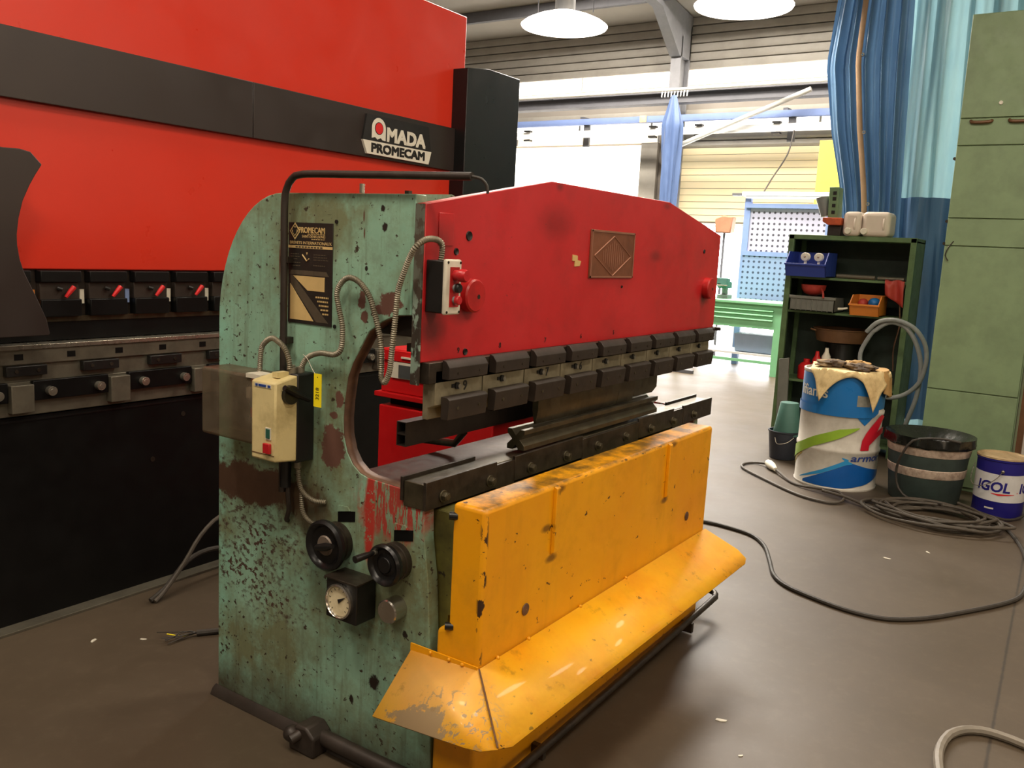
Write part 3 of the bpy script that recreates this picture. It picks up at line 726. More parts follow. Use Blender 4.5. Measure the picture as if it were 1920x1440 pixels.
# --- red upper beam
ub = MB().prism([(1.974, 1.355), (4.31, 1.355), (4.31, 1.82), (3.655, 1.94), (2.655, 1.94), (1.974, 1.817)], 1, 1.637, 1.672).build('upper_beam', M['ram_red'], pb, bevel=.003)
MB().box(1.968, 1.9745, 1.639, 1.670, 1.288, 1.816).build('worn_end_face', M['worn_edge'], ub)
MB().box(1.985, 4.27, 1.612, 1.668, 1.292, 1.356).build('tool_rail', M['dark_steel'], pb, bevel=.002)
MB().box(4.30, 4.325, 1.60, 1.66, 1.34, 1.357).build('rail_end', M['dark_steel'], pb)
np_ = MB().box(2.952, 3.323, 1.631, 1.638, 1.605, 1.790).build('maker_plate', M['bronze'], ub, bevel=.002)
fr = MB()
for a in ((2.955, 3.32, 1.607, 1.613), (2.955, 3.32, 1.782, 1.788), (2.955, 2.962, 1.607, 1.788), (3.313, 3.32, 1.607, 1.788)): fr.box(a[0], a[1], 1.6285, 1.6315, a[2], a[3])
cx, cz = 3.138, 1.692
for (a, b) in (((cx-.155, cz), (cx, cz+.078)), ((cx, cz+.078), (cx+.155, cz)), ((cx+.155, cz), (cx, cz-.078)), ((cx, cz-.078), (cx-.155, cz))):
    fr.tube([(a[0], 1.631, a[1]), (b[0], 1.631, b[1])], .0028, 6)
for i in range(-5, 6):
    h = .058*(1-abs(i)/7.5)
    fr.box(cx+i*.017-.003, cx+i*.017+.003, 1.629, 1.6315, cz-h, cz+h)
fr.build('embossing', M['bronze_hi'], ub)
MB().prism([(2.823, 1.691), (2.860, 1.688), (2.862, 1.672), (2.888, 1.668), (2.880, 1.650), (2.842, 1.648), (2.842, 1.668), (2.825, 1.668)], 1, 1.634, 1.637).build('tape_scrap', M['tape'], ub)
for (x, z) in ((2.195, 1.551), (4.162, 1.557)):
    d = MB().lathe([(.001, -.032), (.047, -.032), (.052, -.027), (.052, 0)], (x, 1.637, z), 1, 32, False).build('round_boss', M['red_paint_small'], ub)
    MB().cyl((x+.012, 1.6045, z-.003), (x+.012, 1.607, z-.003), .008, n=6).build('socket_screw', M['dark_steel'], ub)
for (x, z, r) in ((2.185, 1.733, .014), (2.123, 1.684, .010), (4.10, 1.735, .009), (2.189, 1.374, .010), (3.24, 1.57, .005)):
    MB().lathe([(.001, -.001), (r*.55, -.001), (r, -.004), (r*1.1, 0)], (x, 1.637, z), 1, 16, False).build('bolt_hole', M['black_plastic'], ub)
MB().box(2.035, 2.105, 1.634, 1.637, 1.70, 1.795).build('cover_patch', M['ram_red'], ub, bevel=.001)
RX, UZ = (1, 0, 0), (0, 0, 1)
for ch, x, z in (('9', 2.148, 1.372), ('8', 2.375, 1.374), ('7', 2.66, 1.375), ('6', 2.92, 1.375), ('5', 3.19, 1.376)):
    text_mb(ch, .026, (x, 1.6365, z), RX, UZ).build('stamped_number', M['black_print'], ub)
# --- nine tool holders
def holder(i):
    x = 2.045+.2435*i; w = .198
    h = MB().prism([(1.612, 1.330), (1.660, 1.330), (1.660, 1.178), (1.640, 1.178), (1.640, 1.214), (1.612, 1.225)], 0, x-.028, x+w+.012).build('tool_holder', M['holder_steel'], pb, bevel=.002)
    MB().prism([(1.611, 1.362), (1.596, 1.358), (1.582, 1.340), (1.584, 1.303), (1.611, 1.303)], 0, x, x+w).build('upper_clamp', M['dark_brown_metal'], h, bevel=.0015)
    MB().prism([(1.611, 1.250), (1.588, 1.249), (1.578, 1.242), (1.584, 1.180), (1.611, 1.180)], 0, x, x+w).build('lower_clamp', M['dark_brown_metal'], h, bevel=.0015)
    MB().cyl((x+.075, 1.6125, 1.277), (x+.075, 1.606, 1.277), .011).box(x+.05, x+.075, 1.609, 1.6125, 1.272, 1.283).build('clamp_lug', M['black_plastic'], h)
    MB().cyl((x+.082, 1.608, 1.275), (x+.082, 1.603, 1.275), .008, n=10).build('lug_screw', M['bright_steel'], h)
    for (dx, z) in ((.045, 1.322), (.155, 1.322)):
        MB().cyl((x+dx, 1.585, z), (x+dx, 1.581, z), .0045, n=10).build('clamp_screw', M['dark_steel'], h)
    for (dx, z) in ((.045, 1.214), (.155, 1.214)):
        MB().cyl((x+dx, 1.584, z), (x+dx, 1.579, z), .0055, n=10).build('clamp_screw', M['oil_steel'], h)
    n = str(9-i)
    if i in (0, 2, 3): text_mb(n, .042, (x+.108, 1.6115, 1.260), RX, UZ, offset=.0008).build('marker_number', M['black_print'], h)
    return h
for i in range(9): holder(i)
def punch(x0, x1, zb, cham=0):
    mb = MB(); prof = [(1.630, 1.245), (1.655, 1.245), (1.655, zb+.05), (1.645, zb), (1.639, zb), (1.630, zb+.05)]
    if not cham: mb.prism(prof, 0, x0, x1)
    else: mb.prism([(x0, 1.245), (x1, 1.245), (x1, zb+.022), (x1-cham, zb), (x0, zb)], 1, 1.634, 1.652)
    return mb.build('punch', M['oil_steel'], pb, bevel=.001)
punch(2.634, 3.27, 1.079); punch(3.272, 3.42, 1.077); punch(3.422, 3.656, 1.092, .045)
# --- die block (four-way vee)
dc = (1.640, 1.042); hw = .036
prof = []
for (sx, sy) in ((1, 1), (1, -1), (-1, -1), (-1, 1)):
    pass
prof = [(-.036, .036), (-.018, .036), (0, .014), (.018, .036), (.036, .036), (.036, .020), (.016, 0), (.036, -.020), (.036, -.037), (.012, -.037), (0, -.020), (-.012, -.037), (-.036, -.037), (-.036, -.020), (-.016, 0), (-.036, .020)]
MB().prism([(dc[0]+a, dc[1]+b) for a, b in prof], 0, 2.512, 3.612).build('vee_die', M['oil_steel'], pb, bevel=.001)
# --- die rail on the lower beam
MB().prism([(1.60, .913), (1.680, .913), (1.680, .992), (1.60, .992)], 0, 1.968, 4.245).build('die_rail', M['oil_steel'], pb, bevel=.002)
for (x0, x1, z0, z1) in ((1.962, 2.33, .914, 1.002), (2.438, 2.906, .916, 1.002), (2.908, 3.402, .908, .990), (3.404, 3.772, .916, 1.003), (3.889, 4.250, .913, 1.001)):
    MB().box(x0, x1, 1.588, 1.600, z0, z1).build('rail_plate', M['dark_steel'], pb, bevel=.0015)
for (x0, x1) in ((2.33, 2.438), (3.772, 3.889)):
    MB().box(x0, x1, 1.590, 1.600, .905, .99).build('rail_plate', M['dark_steel'], pb)
for (x0, x1) in ((1.962, 2.332), (3.894, 4.268)):
    MB().box(x0, x1, 1.680, 1.690, .93, 1.004).build('rail_lip', M['dark_steel'], pb, bevel=.001)
b0 = None
for i in range(9):
    x = 2.043+.2455*i
    if b0 is None:
        b0 = MB().cyl((x, 1.588, .946), (x, 1.583, .946), .019, n=20).cyl((x, 1.583, .946), (x, 1.568, .946), .0145, n=6).cyl((x, 1.568, .946), (x, 1.5665, .946), .010, n=16).build('rail_bolt', M['oil_steel'], pb, bevel=.0008)
    else: clone(b0, (x-2.043, 0, 0))
MB().cyl((4.25, 1.64, .955), (4.285, 1.64, .955), .024, n=18).build('rail_end_stop', M['dark_steel'], pb)
# --- lower beam behind the apron
MB().prism([(1.49, .905), (1.68, .905), (1.68, .10), (1.538, .10), (1.538, .58), (1.49, .60)], 0, XP+.055, 3.90).build('lower_beam', M['olive'], pb, bevel=.002)
# --- apron
ap = MB().prism([(1.366, .965), (1.486, .965), (1.486, .585), (1.529, .565), (1.529, .04), (1.372, .04)], 0, 1.960, 3.70).build('apron', M['apron'], pb, bevel=.014, seg=4)
MB().add([(1.957, 1.364, .487), (3.70, 1.364, .487), (3.745, 1.22, .41), (3.735, 1.175, .382), (3.69, 1.162, .373), (1.845, 1.164, .374), (1.80, 1.182, .382)],
         [(0, 1, 2, 3, 4, 5, 6)]).build('deflector_panel', M['flap'], ap, solid=.005, flat=True)
MB().add([(1.957, 1.362, .486), (1.800, 1.180, .381), (1.768, 1.215, .377), (1.757, 1.26, .376), (1.757, 1.59, .348), (1.955, 1.618, .470)],
         [(0, 1, 2, 3, 4, 5)]).build('deflector_panel', M['flap'], ap, solid=.005, flat=True)
MB().tube([(1.956, 1.362, .4885), (1.800, 1.181, .3855)], .0028, 6).build('mitre_seam', M['pan_brown'], ap)
MB().box(1.952, 1.957, 1.366, 1.620, .470, .494).build('weld_strip', M['apron'], ap)
for x in (2.05, 2.22, 2.55, 2.9): MB().sphere((x, 1.362, .489), .007, 8, 6).build('weld_bead', M['apron'], ap)
for y in (1.42, 1.47, 1.54): MB().sphere((1.951, y, .487), .006, 8, 6).build('weld_bead', M['apron'], ap)
for x in (2.335, 3.215):
    MB().prism([(1.367, .962), (1.353, .955), (1.353, .745), (1.367, .735)], 0, x-.004, x+.020).build('guide_strap', M['apron'], ap, bevel=.002)
for (x, z) in ((2.200, .592), (3.474, .599)):
    MB().lathe([(.001, -.004), (.014, -.004), (.019, -.002), (.020, 0)], (x, 1.367, z), 1, 20, False).build('plug', M['rust'], ap)
for z in (.925, .585):
    MB().cyl((1.955, 1.492, z), (1.968, 1.47, z), .012, n=12).build('hinge_pin', M['black_plastic'], ap)
# --- foot pedal bar
pdl = MB().tube(smooth_path([(1.80, 1.312, .10), (2.144, 1.320, .10), (3.0, 1.337, .10), (3.80, 1.352, .10), (3.90, 1.358, .10), (3.945, 1.38, .102), (3.950, 1.43, .105), (3.90, 1.49, .11), (3.66, 1.50, .11)], .04), .0145, 12).build('pedal_bar', M['dark_steel'], pb)
for x in (2.3, 3.55): MB().box(x-.01, x+.01, 1.325, 1.40, .05, .095).build('pedal_lug', M['dark_steel'], pb)
# --- back gauge: twin box section
bg = MB()
for (z0, z1) in ((1.052, 1.092), (1.092, 1.132)):
    bg.box(2.11, 3.95, 1.80, 1.8035, z0, z1).box(2.11, 3.95, 1.8365, 1.84, z0, z1).box(2.11, 3.95, 1.8035, 1.8365, z0, z0+.003).box(2.11, 3.95, 1.8035, 1.8365, z1-.003, z1)
bg.build('back_gauge', M['dark_brown_metal'], pb)
for x in (2.45, 3.4):
    MB().tube([(x, 1.82, 1.05), (x, 1.86, 1.0), (x, 2.10, .985)], .014, 10).build('gauge_rod', M['dark_steel'], pb)
# upper mechanism behind the beam
MB().box(2.03, 4.05, 1.70, 1.86, 1.42, 1.56).build('crown_box', M['dark_brown_metal'], pb, bevel=.004)
MB().box(2.03, 2.6, 1.68, 1.74, 1.375, 1.40).build('limit_bracket', M['dark_steel'], pb)

# --- long pipe clipped to the side frame
px_ = XP-.027
pp = smooth_path([(px_, 2.193, .86), (px_, 2.193, 1.20), (px_, 2.194, 1.60), (px_, 2.195, 1.80), (px_, 2.186, 1.852), (px_, 2.16, 1.885), (px_, 2.11, 1.898), (px_, 1.9, 1.896), (px_, 1.455, 1.889)], .03)
gp = MB().tube(pp, .0115, 12).build('guard_pipe', M['dark_brown_metal'], pb)
MB().tube(smooth_path([(px_, 1.455, 1.889), (px_+.01, 1.43, 1.883), (px_+.02, 1.418, 1.865), (px_+.022, 1.416, 1.845)], .01), .004, 8).build('pipe_cable', M['rubber'], gp)
for z in (1.62, 1.36): MB().box(XP-.028, XP, 2.176, 2.212, z, z+.02).build('pipe_clip', M['dark_steel'], gp)
# --- instruction sign
LX = (0, -1, 0)
sg = MB().box(XP-.003, XP, 2.002, 2.201, 1.428, 1.750).build('instruction_sign', M['sign_black'], pb, bevel=.0006)
def sy(u): return 2.201-.199*u                 # u: 0 left .. 1 right
def sz(v): return 1.750-.322*v                 # v: 0 top .. 1 bottom
def sign_poly(name, pts, m, lift=.0036):
    MB().prism([(sy(u), sz(v)) for u, v in pts], 0, XP-lift, XP-.003).build(name, M[m], sg)
def sign_text(s, u, v, size, m='sign_cream', **k):
    text_mb(s, size, (XP-.003, sy(u), sz(v)), LX, UZ, .0006, **k).build('lettering', M[m], sg)
for (sc, m, l) in ((1.0, 'sign_cream', .0036), (.78, 'sign_black', .0040), (.60, 'sign_cream', .0044)):
    sign_poly('emblem', [(.15, .085-.085*sc), (.15+.12*sc, .085), (.15, .085+.085*sc), (.15-.12*sc, .085)], m, l)
sign_poly('emblem', [(.10, .05), (.20, .05), (.19, .10), (.15, .125), (.11, .10)], 'sign_black', .0048)
sign_text('PROMECAM', .235, .102, .026, bold=.0006, fit=.116)
def sign_dashes(u0, u1, v, h, m='sign_cream', seed=1):
    rr = random.Random(seed); u = u0
    while u < u1:
        w = rr.uniform(.018, .06)
        sign_poly('print_line', [(u, v), (min(u+w, u1), v), (min(u+w, u1), v+h), (u, v+h)], m)
        u += w+.014
sign_dashes(.44, .83, .109, .007, seed=2)
sign_text('SAINT-DENIS (SEINE)', .31, .146, .0115, fit=.104)
sign_dashes(.53, .83, .156, .008, seed=3)
sign_text('BREVETS INTERNATIONAUX', .03, .212, .0135, fit=.188)
sign_poly('stripe', [(.0, .225), (1.0, .225), (1.0, .252), (.0, .252)], 'sign_cream')
for i in range(9): sign_poly('print_line', [(.17+.07*i, .232), (.22+.07*i, .232), (.22+.07*i, .246), (.17+.07*i, .246)], 'sign_grey', .0042)
for k, (u0, u1, v) in enumerate(((.05, .24, .305), (.05, .26, .33), (.05, .22, .355), (.58, .86, .305), (.58, .88, .33), (.58, .90, .355), (.05, .28, .39), (.05, .28, .42), (.58, .84, .41))):
    sign_dashes(u0, u1, v, .010, 'sign_grey', 10+k)
MB().tube([(XP-.004, sy(.33), sz(.315)), (XP-.004, sy(.43), sz(.375)), (XP-.004, sy(.48), sz(.352))], .0022, 6).build('vee_symbol', M['sign_cream'], sg)
sign_poly('arrow', [(.41, .29), (.45, .29), (.43, .315)], 'sign_cream')
sign_poly('band', [(.03, .47), (.87, .47), (.93, .515), (.03, .515)], 'sign_grey')
sign_poly('band', [(.05, .52), (.10, .52), (.93, 1.0-.03), (.66, .97), (.06, .60)], 'sign_grey', .0034)
sign_poly('pale_field', [(.12, .525), (.84, .525), (.84, .665), (.46, .665)], 'sign_cream', .0042)
sign_poly('pale_field', [(.055, .605), (.60, .965), (.055, .965)], 'sign_cream', .0042)
for i in range(5): sign_dashes(.64+.04*i, .93, .715+.04*i, .016, 'sign_cream', 30+i)
for (u, v) in ((1.07, -.02), (1.07, .99)):
    MB().cyl((XP-.004, sy(u), sz(v)), (XP+.001, sy(u), sz(v)), .006, n=12).build('rivet', M['black_plastic'], sg)
# --- motor starter with rotary switch, and the smoky cover behind it
ms = MB().box(1.896, XP, 2.073, 2.180, .985, 1.275).build('motor_starter', M['black_plastic'], pb, bevel=.006)
MB().prism([(1.806, 1.004), (1.896, .994), (1.896, 1.272), (1.806, 1.255)], 1, 2.070, 2.182).build('starter_cover', M['cream'], ms, bevel=.006)
MB().box(1.803, 1.807, 2.088, 2.112, 1.074, 1.112).build('button_frame', M['cart_white'], ms)
MB().box(1.801, 1.806, 2.091, 2.109, 1.078, 1.108).build('start_button', M['button_green'], ms, bevel=.001)
MB().box(1.795, 1.806, 2.086, 2.116, 1.030, 1.062).build('stop_button', M['button_red'], ms, bevel=.002)
MB().box(1.8045, 1.8065, 2.090, 2.166, 1.236, 1.248).build('maker_strip', M['cart_white'], ms)
for (y0, y1) in ((2.150, 2.160), (2.112, 2.146), (2.092, 2.104)): MB().box(1.8035, 1.8050, y0, y1, 1.2385, 1.2455).build('strip_print', M['drum_navy'], ms)
MB().box(1.8045, 1.8065, 2.074, 2.18, 1.0235, 1.0255).build('cover_seam', M['pan_brown'], ms)
MB().cyl((1.86, 2.071, 1.215), (1.86, 2.055, 1.215), .030, n=24).build('switch_base', M['black_plastic'], ms)
MB().tube([(1.822, 2.048, 1.243), (1.87, 2.048, 1.218), (1.925, 2.048, 1.193)], [.009, .010, .008], 8).build('switch_handle', M['black_gloss'], ms)
MB().box(1.84, 1.885, 2.10, 2.125, 1.265, 1.282).build('cover_latch', M['cream'], ms)
for (y, x) in ((2.107, 1.94), (2.111, 1.91), (2.15, 1.94)):
    MB().cyl((x, y, 1.27), (x, y, 1.292), .014, n=14).build('cable_gland', M['conduit'], ms)
MB().tube([(1.945, 2.175, .99), (1.945, 2.178, .88)], .018, 12).build('conduit_sleeve', M['black_plastic'], ms)
MB().cyl((1.945, 2.12, .99), (1.945, 2.12, .955), .012, n=12).build('cable_gland', M['conduit'], ms)
cv = MB().box(1.845, 1.965, 2.205, 2.486, 1.030, 1.258).build('smoky_cover', M['smoky'], pb, bevel=.010, seg=3)
MB().box(1.93, 1.962, 2.23, 2.33, 1.10, 1.22).build('contactor', M['dark_brown_metal'], cv)
for y in (2.245, 2.275, 2.305): MB().box(1.905, 1.93, y, y+.022, 1.165, 1.20).build('terminal_block', M['cart_white'], cv)
MB().cyl((1.905, 2.29, 1.225), (1.94, 2.29, 1.225), .013, n=12).build('orange_lamp', M['orange_tool'], cv)
MB().box(1.90, 1.93, 2.26, 2.30, 1.105, 1.135).build('terminal_block', M['orange_tool'], cv)
MB().box(1.84, 1.90, 2.182, 2.25, 1.250, 1.264).build('cover_bracket', M['cart_white'], cv)
# conduits
C1 = [(1.940,2.107,1.276),(1.940,2.100,1.294),(1.940,2.074,1.326),(1.940,2.019,1.346),(1.940,1.956,1.348),(1.940,1.927,1.372),(1.940,1.924,1.439),(1.940,1.942,1.498),(1.940,1.950,1.539),(1.940,1.932,1.572),(1.940,1.899,1.590),(1.940,1.855,1.577),(1.940,1.816,1.540),(1.940,1.793,1.491),(1.940,1.774,1.440),(1.940,1.762,1.393),(1.938,1.757,1.329),(1.936,1.755,1.302),(1.930,1.735,1.289),(1.924,1.713,1.325),(1.92,1.703,1.377),(1.92,1.693,1.479),(1.92,1.686,1.557),(1.915,1.670,1.596),(1.91,1.640,1.655),(1.905,1.61,1.694),(1.938,1.600,1.715),(1.986,1.600,1.715),(2.009,1.600,1.698),(2.006,1.600,1.655)]
conduit(C1, .0095).build('conduit', M['conduit'], pb)
conduit([(1.900,2.111,1.285),(1.900,2.116,1.316),(1.900,2.134,1.348),(1.900,2.166,1.369),(1.900,2.197,1.378),(1.900,2.230,1.361),(1.900,2.248,1.333),(1.900,2.255,1.255)], .0095).build('conduit', M['conduit'], pb)
MB().tube(smooth_path([(1.95,2.178,.985),(1.95,2.169,.853),(1.952,2.166,.80),(1.957,2.184,.762),(1.97,2.19,.755)], .02), .008, 8).build('conduit', M['dark_brown_metal'], pb)
conduit([(1.945,2.120,.96),(1.948,2.106,.888),(1.95,2.055,.858),(1.965,2.006,.856)], .0085).build('conduit', M['conduit'], pb)
conduit([(1.955,2.110,.87),(1.95,2.099,.812),(1.95,2.066,.783),(1.955,2.016,.772)], .0085).build('conduit', M['conduit'], pb)
# --- push-button box on the beam
bx = MB().box(1.984, 2.046, 1.572, 1.637, 1.505, 1.658).build('push_button_box', M['black_plastic'], pb, bevel=.004)
MB().box(1.950+.03, 2.056, 1.560, 1.573, 1.502, 1.662).build('box_cover', M['cart_white'], bx, bevel=.006, seg=3)
MB().box(2.000, 2.042, 1.558, 1.561, 1.525, 1.640).build('button_plate', M['red_paint_small'], bx)
for (z, m, r, l) in ((1.617, 'button_red', .019, .045), (1.580, 'black_plastic', .014, .022), (1.545, 'button_red', .014, .022)):
    MB().cyl((2.022, 1.560, z), (2.022, 1.560-l*.55, z), r*.8, n=20).build('button_collar', M['motor_grey' if r < .018 else m], bx)
    MB().lathe([(.001, -l), (r*.8, -l), (r, -l*.85), (r, -l*.5)], (2.022, 1.560, z), 1, 20, False).build('button', M[m], bx)
for (x, z) in ((1.99, 1.51), (2.048, 1.51), (1.99, 1.653), (2.048, 1.653)):
    MB().cyl((x, 1.561, z), (x, 1.5585, z), .004, n=8).build('cover_screw', M['dark_steel'], bx)
# --- handwheels
def handwheel(cy, cz, r, x0, hr, name_lbl=None):
    w = MB().lathe([(r*.30, .006), (r*.55, .014), (r*.72, .010), (r*.80, .000), (r*.90, -.004), (r, .004), (r, .016), (r*.93, .022), (r*.78, .024), (r*.3, .022)], (x0, cy, cz), 0, 40).build('handwheel', M['black_gloss'], pb)
    MB().lathe([(hr, .018), (hr*1.02, .022), (hr, .045), (hr*1.06, .047), (hr*1.06, XP-x0)], (x0, cy, cz), 0, 36).build('index_collar', M['dark_steel'], w)
    MB().lathe([(.001, .004), (r*.36, .004), (r*.40, .008), (r*.40, .012)], (x0, cy, cz), 0, 28, False).build('hub_ring', M['hub_grey' if r > .07 else 'black_gloss'], w)
    return w
w1 = handwheel(1.955, .735, .083, 1.905, .062)
MB().tube([(1.898, 1.975, .727), (1.893, 1.93, .742), (1.890, 1.898, .752)], [.011, .0135, .008], 10).build('crank_handle', M['black_plastic'], w1)
MB().cyl((1.898, 1.975, .727), (1.912, 1.975, .727), .010, n=12).build('handle_pivot', M['black_plastic'], w1)
w2 = handwheel(1.700, .733, .066, 1.905, .056)
MB().tube([(1.905, 1.735, .768), (1.87, 1.738, .766), (1.828, 1.742, .764)], [.006, .0105, .0115], 12).build('crank_handle', M['black_plastic'], w2)
MB().cyl((1.912, 1.735, .768), (1.900, 1.735, .768), .008, n=12).build('handle_pivot', M['bright_steel'], w2)
# slots above the wheels with bent-out lips
for (y0, y1, z0) in ((1.882, 1.957, .808), (1.640, 1.716, .800)):
    s_ = MB().prism([(y0, z0+.008), (y1, z0-.008), (y1, z0+.026), (y0, z0+.042)], 0, XP-.0015, XP+.004).build('window_slot', M['black_body'], pb)
    MB().prism([(y0+.02, z0+.040), (y1, z0+.028), (y1-.004, z0+.05), (y0+.03, z0+.052)], 0, XP-.006, XP-.001).build('slot_lip', M['green_plate'], s_)
# --- pressure gauge in its box
gb = MB().box(1.884, XP, 1.785, 1.915, .521, .650).build('gauge_box', M['black_plastic'], pb, bevel=.003)
MB().box(1.878, XP-.002, 1.780, 1.920, .650, .656).build('gauge_box_lid', M['dark_steel'], gb, bevel=.001)
MB().lathe([(.056, 0), (.056, -.012), (.051, -.015), (.047, -.009), (.047, 0)], (1.884, 1.853, .587), 0, 40, False).build('gauge_bezel', M['chrome'], gb)
MB().cyl((1.884, 1.853, .587), (1.878, 1.853, .587), .048, n=36).build('dial', M['dial'], gb)
MB().prism([(1.853, .580), (1.826, .606), (1.858, .592)], 0, 1.8755, 1.877).build('needle', M['black_print'], gb)
for k in range(11):
    a = R(225-27*k); c_, s_ = math.cos(a), math.sin(a)
    MB().tube([(1.8775, 1.853-.036*c_, .587+.036*s_), (1.8775, 1.853-.043*c_, .587+.043*s_)], .0009, 4).build('dial_mark', M['black_print'], gb)
MB().box(1.93, XP, 1.915, 1.935, .60, .640).build('gauge_bracket', M['dark_brown_metal'], gb)
MB().lathe([(.001, 0), (.034, 0), (.038, .004), (.038, XP-1.918)], (1.918, 1.692, .583), 0, 32, False).build('lubricator_knob', M['chrome'], pb)
# --- base of the side frame
MB().prism([(1.945, 0), (XP, 0), (XP, .035), (1.955, .022)], 1, 1.60, 2.575).build('base_rail', M['dark_brown_metal'], pb, bevel=.002)
MB().tube(smooth_path([(1.945, 2.03, .05), (1.94, 1.95, .055), (1.945, 1.8, .05), (1.955, 1.56, .045)], .03), .026, 12).build('floor_pipe', M['dark_brown_metal'], pb)
MB().prism([(1.965, 0), (2.08, 0), (2.085, .05), (2.05, .095), (2.0, .10), (1.965, .07)], 0, 1.885, XP).build('anchor_foot', M['dark_brown_metal'], pb, bevel=.008)
MB().cyl((1.905, 2.03, .07), (1.86, 2.045, .055), .018, n=10).build('anchor_bolt', M['dark_brown_metal'], pb)
MB().sphere((1.885, 2.065, .06), .03, 12, 8, (1, 1, .9)).build('anchor_clamp', M['dark_brown_metal'], pb)
# --- yellow lot tag tied to the conduit
tg = thing('lot_tag', 'narrow yellow tag with handwritten number hanging beside the starter switch', 'tag', (1.905, 1.99, 1.18))
MB().box(1.905, 1.907, 1.975, 2.008, 1.181, 1.286).build('tag_card', M['tag_yellow'], tg)
text_mb('3218', .020, (1.9045, 1.985, 1.203), (0, 0, 1), (0, 1, 0), .0003).build('handwriting', M['black_print'], tg)
MB().tube([(1.9045, 1.992, 1.275), (1.9055, 1.992, 1.275)], .002, 8).build('tag_hole', M['black_print'], tg)
MB().tube(smooth_path([(1.905, 2.0, 1.283), (1.92, 2.03, 1.293), (1.925, 2.06, 1.325), (1.93, 2.085, 1.335)], .01), .0009, 5).build('string', M['cart_white'], tg)

# ================================================================== red tool cabinet behind the press
tc = thing('tool_cabinet', 'red tool cabinet with drawers seen through the throat of the press', 'cabinet', (3.4, 2.5, 0))
MB().box(3.105, 3.7, 2.15, 2.825, .04, .93).build('lower_body', M['cart_red'], tc, bevel=.006)
MB().box(3.16, 3.68, 2.17, 2.80, .93, .972).build('gap_body', M['black_body'], tc)
MB().box(3.085, 3.72, 2.13, 2.84, .972, .996).build('tray_lip', M['cart_red'], tc, bevel=.003)
MB().box(3.11, 3.69, 2.15, 2.82, .996, 1.205).build('upper_body', M['cart_red'], tc, bevel=.006)
MB().box(3.098, 3.11, 2.17, 2.80, 1.150, 1.200).build('drawer', M['cart_red'], tc, bevel=.002)
MB().box(3.088, 3.098, 2.45, 2.68, 1.168, 1.176).build('drawer_pull', M['cart_white'], tc)
MB().box(3.10, 3.11, 2.17, 2.75, 1.070, 1.147).build('drawer', M['cart_white'], tc)
for (y0, y1) in ((2.62, 2.70), (2.52, 2.60), (2.40, 2.50), (2.2, 2.38)): MB().box(3.096, 3.10, y0, y1, 1.074, 1.135).build('front_panel', M['cart_grey'], tc)
for (x, y) in ((3.16, 2.2), (3.16, 2.77), (3.64, 2.2), (3.64, 2.77)): MB().cyl((x, y, 0), (x, y, .04), .03).build('foot', M['black_plastic'], tc)

# ================================================================== the large red and black machine on the left
AY = 3.72
am = thing('large_press_brake', 'huge red and black press brake standing along the left wall', 'press brake', (3.4, 4.1, 0))
MB().box(.6, 4.845, AY, AY+.16, 1.515, 3.205).build('upper_panel', M['amada_red'], am, bevel=.006)
MB().box(.6, 3.055, AY-.032, AY, 2.193, 2.468).build('band_panel', M['band_black'], am, bevel=.003)
MB().box(3.058, 4.80, AY-.032, AY, 2.193, 2.468).build('band_panel', M['band_black'], am, bevel=.003)
MB().prism([(4.72, 0), (5.33, 0), (5.33, 2.885), (4.96, 2.885), (4.72, 2.85)], 1, AY-.12, AY+.9).build('side_column', M['black_gloss'], am, bevel=.004)
MB().cyl((5.30, AY-.119, 2.09), (5.30, AY-.123, 2.09), .012, n=12).build('column_hole', M['black_body'], am)
MB().box(.6, 4.72, AY+.3, AY+1.0, .1, 1.9).build('rear_body', M['black_body'], am)
# badge
bd = MB().prism([(3.870, 2.437), (4.433, 2.437), (4.462, 2.288), (3.838, 2.290)], 1, AY-.046, AY-.032).build('badge', M['black_print'], am)
MB().prism([(3.838, 2.288), (4.464, 2.286), (4.440, 2.207), (3.875, 2.212)], 1, AY-.048, AY-.032).build('badge_base', M['white_print'], bd)
YB = AY-.046
arch = []
cxa, cza, ra = 3.972, 2.365, .060
pts_o = [(cxa-ra, 2.305)] + [(cxa+ra*math.cos(a), cza+ra*math.sin(a)) for a in [math.pi-math.pi*i/16 for i in range(17)]] + [(cxa+ra, 2.300), (cxa+.035, 2.300), (cxa+.018, 2.312), (cxa-.012, 2.300), (cxa-.03, 2.312)]
MB().prism(pts_o, 1, YB-.0016, YB).build('badge_letter', M['white_print'], bd)
MB().lathe([(.001, -.0036), (.036, -.0036), (.036, 0)], (cxa, YB, cza), 1, 32, False).build('badge_dot', M['black_print'], bd)
MB().lathe([(.001, -.0044), (.032, -.0044), (.032, 0)], (cxa, YB, cza), 1, 32, False).build('badge_dot', M['red_print'], bd)
text_mb('MADA', .110, (4.038, YB, 2.303), RX, UZ, .0014, bold=.0045, fit=.352).build('badge_letter', M['white_print'], bd)
text_mb('PROMECAM', .070, (3.905, AY-.048, 2.226), RX, UZ, .0014, bold=.0032, fit=.482).build('badge_letter', M['black_print'], bd)
# curved black end plate
goose = [(1.2, 2.02), (1.62, 1.995), (1.726, 1.983), (1.79, 1.985), (1.83, 1.978), (1.873, 1.934), (1.845, 1.89), (1.823, 1.851), (1.795, 1.79), (1.777, 1.723), (1.768, 1.66), (1.768, 1.619), (1.776, 1.565), (1.791, 1.514), (1.84, 1.406), (1.872, 1.33), (1.885, 1.27), (1.88, 1.262), (1.2, 1.262)]
MB().prism(goose, 1, 3.50, 3.535).build('throat_plate', M['band_black'], am, bevel=.003)
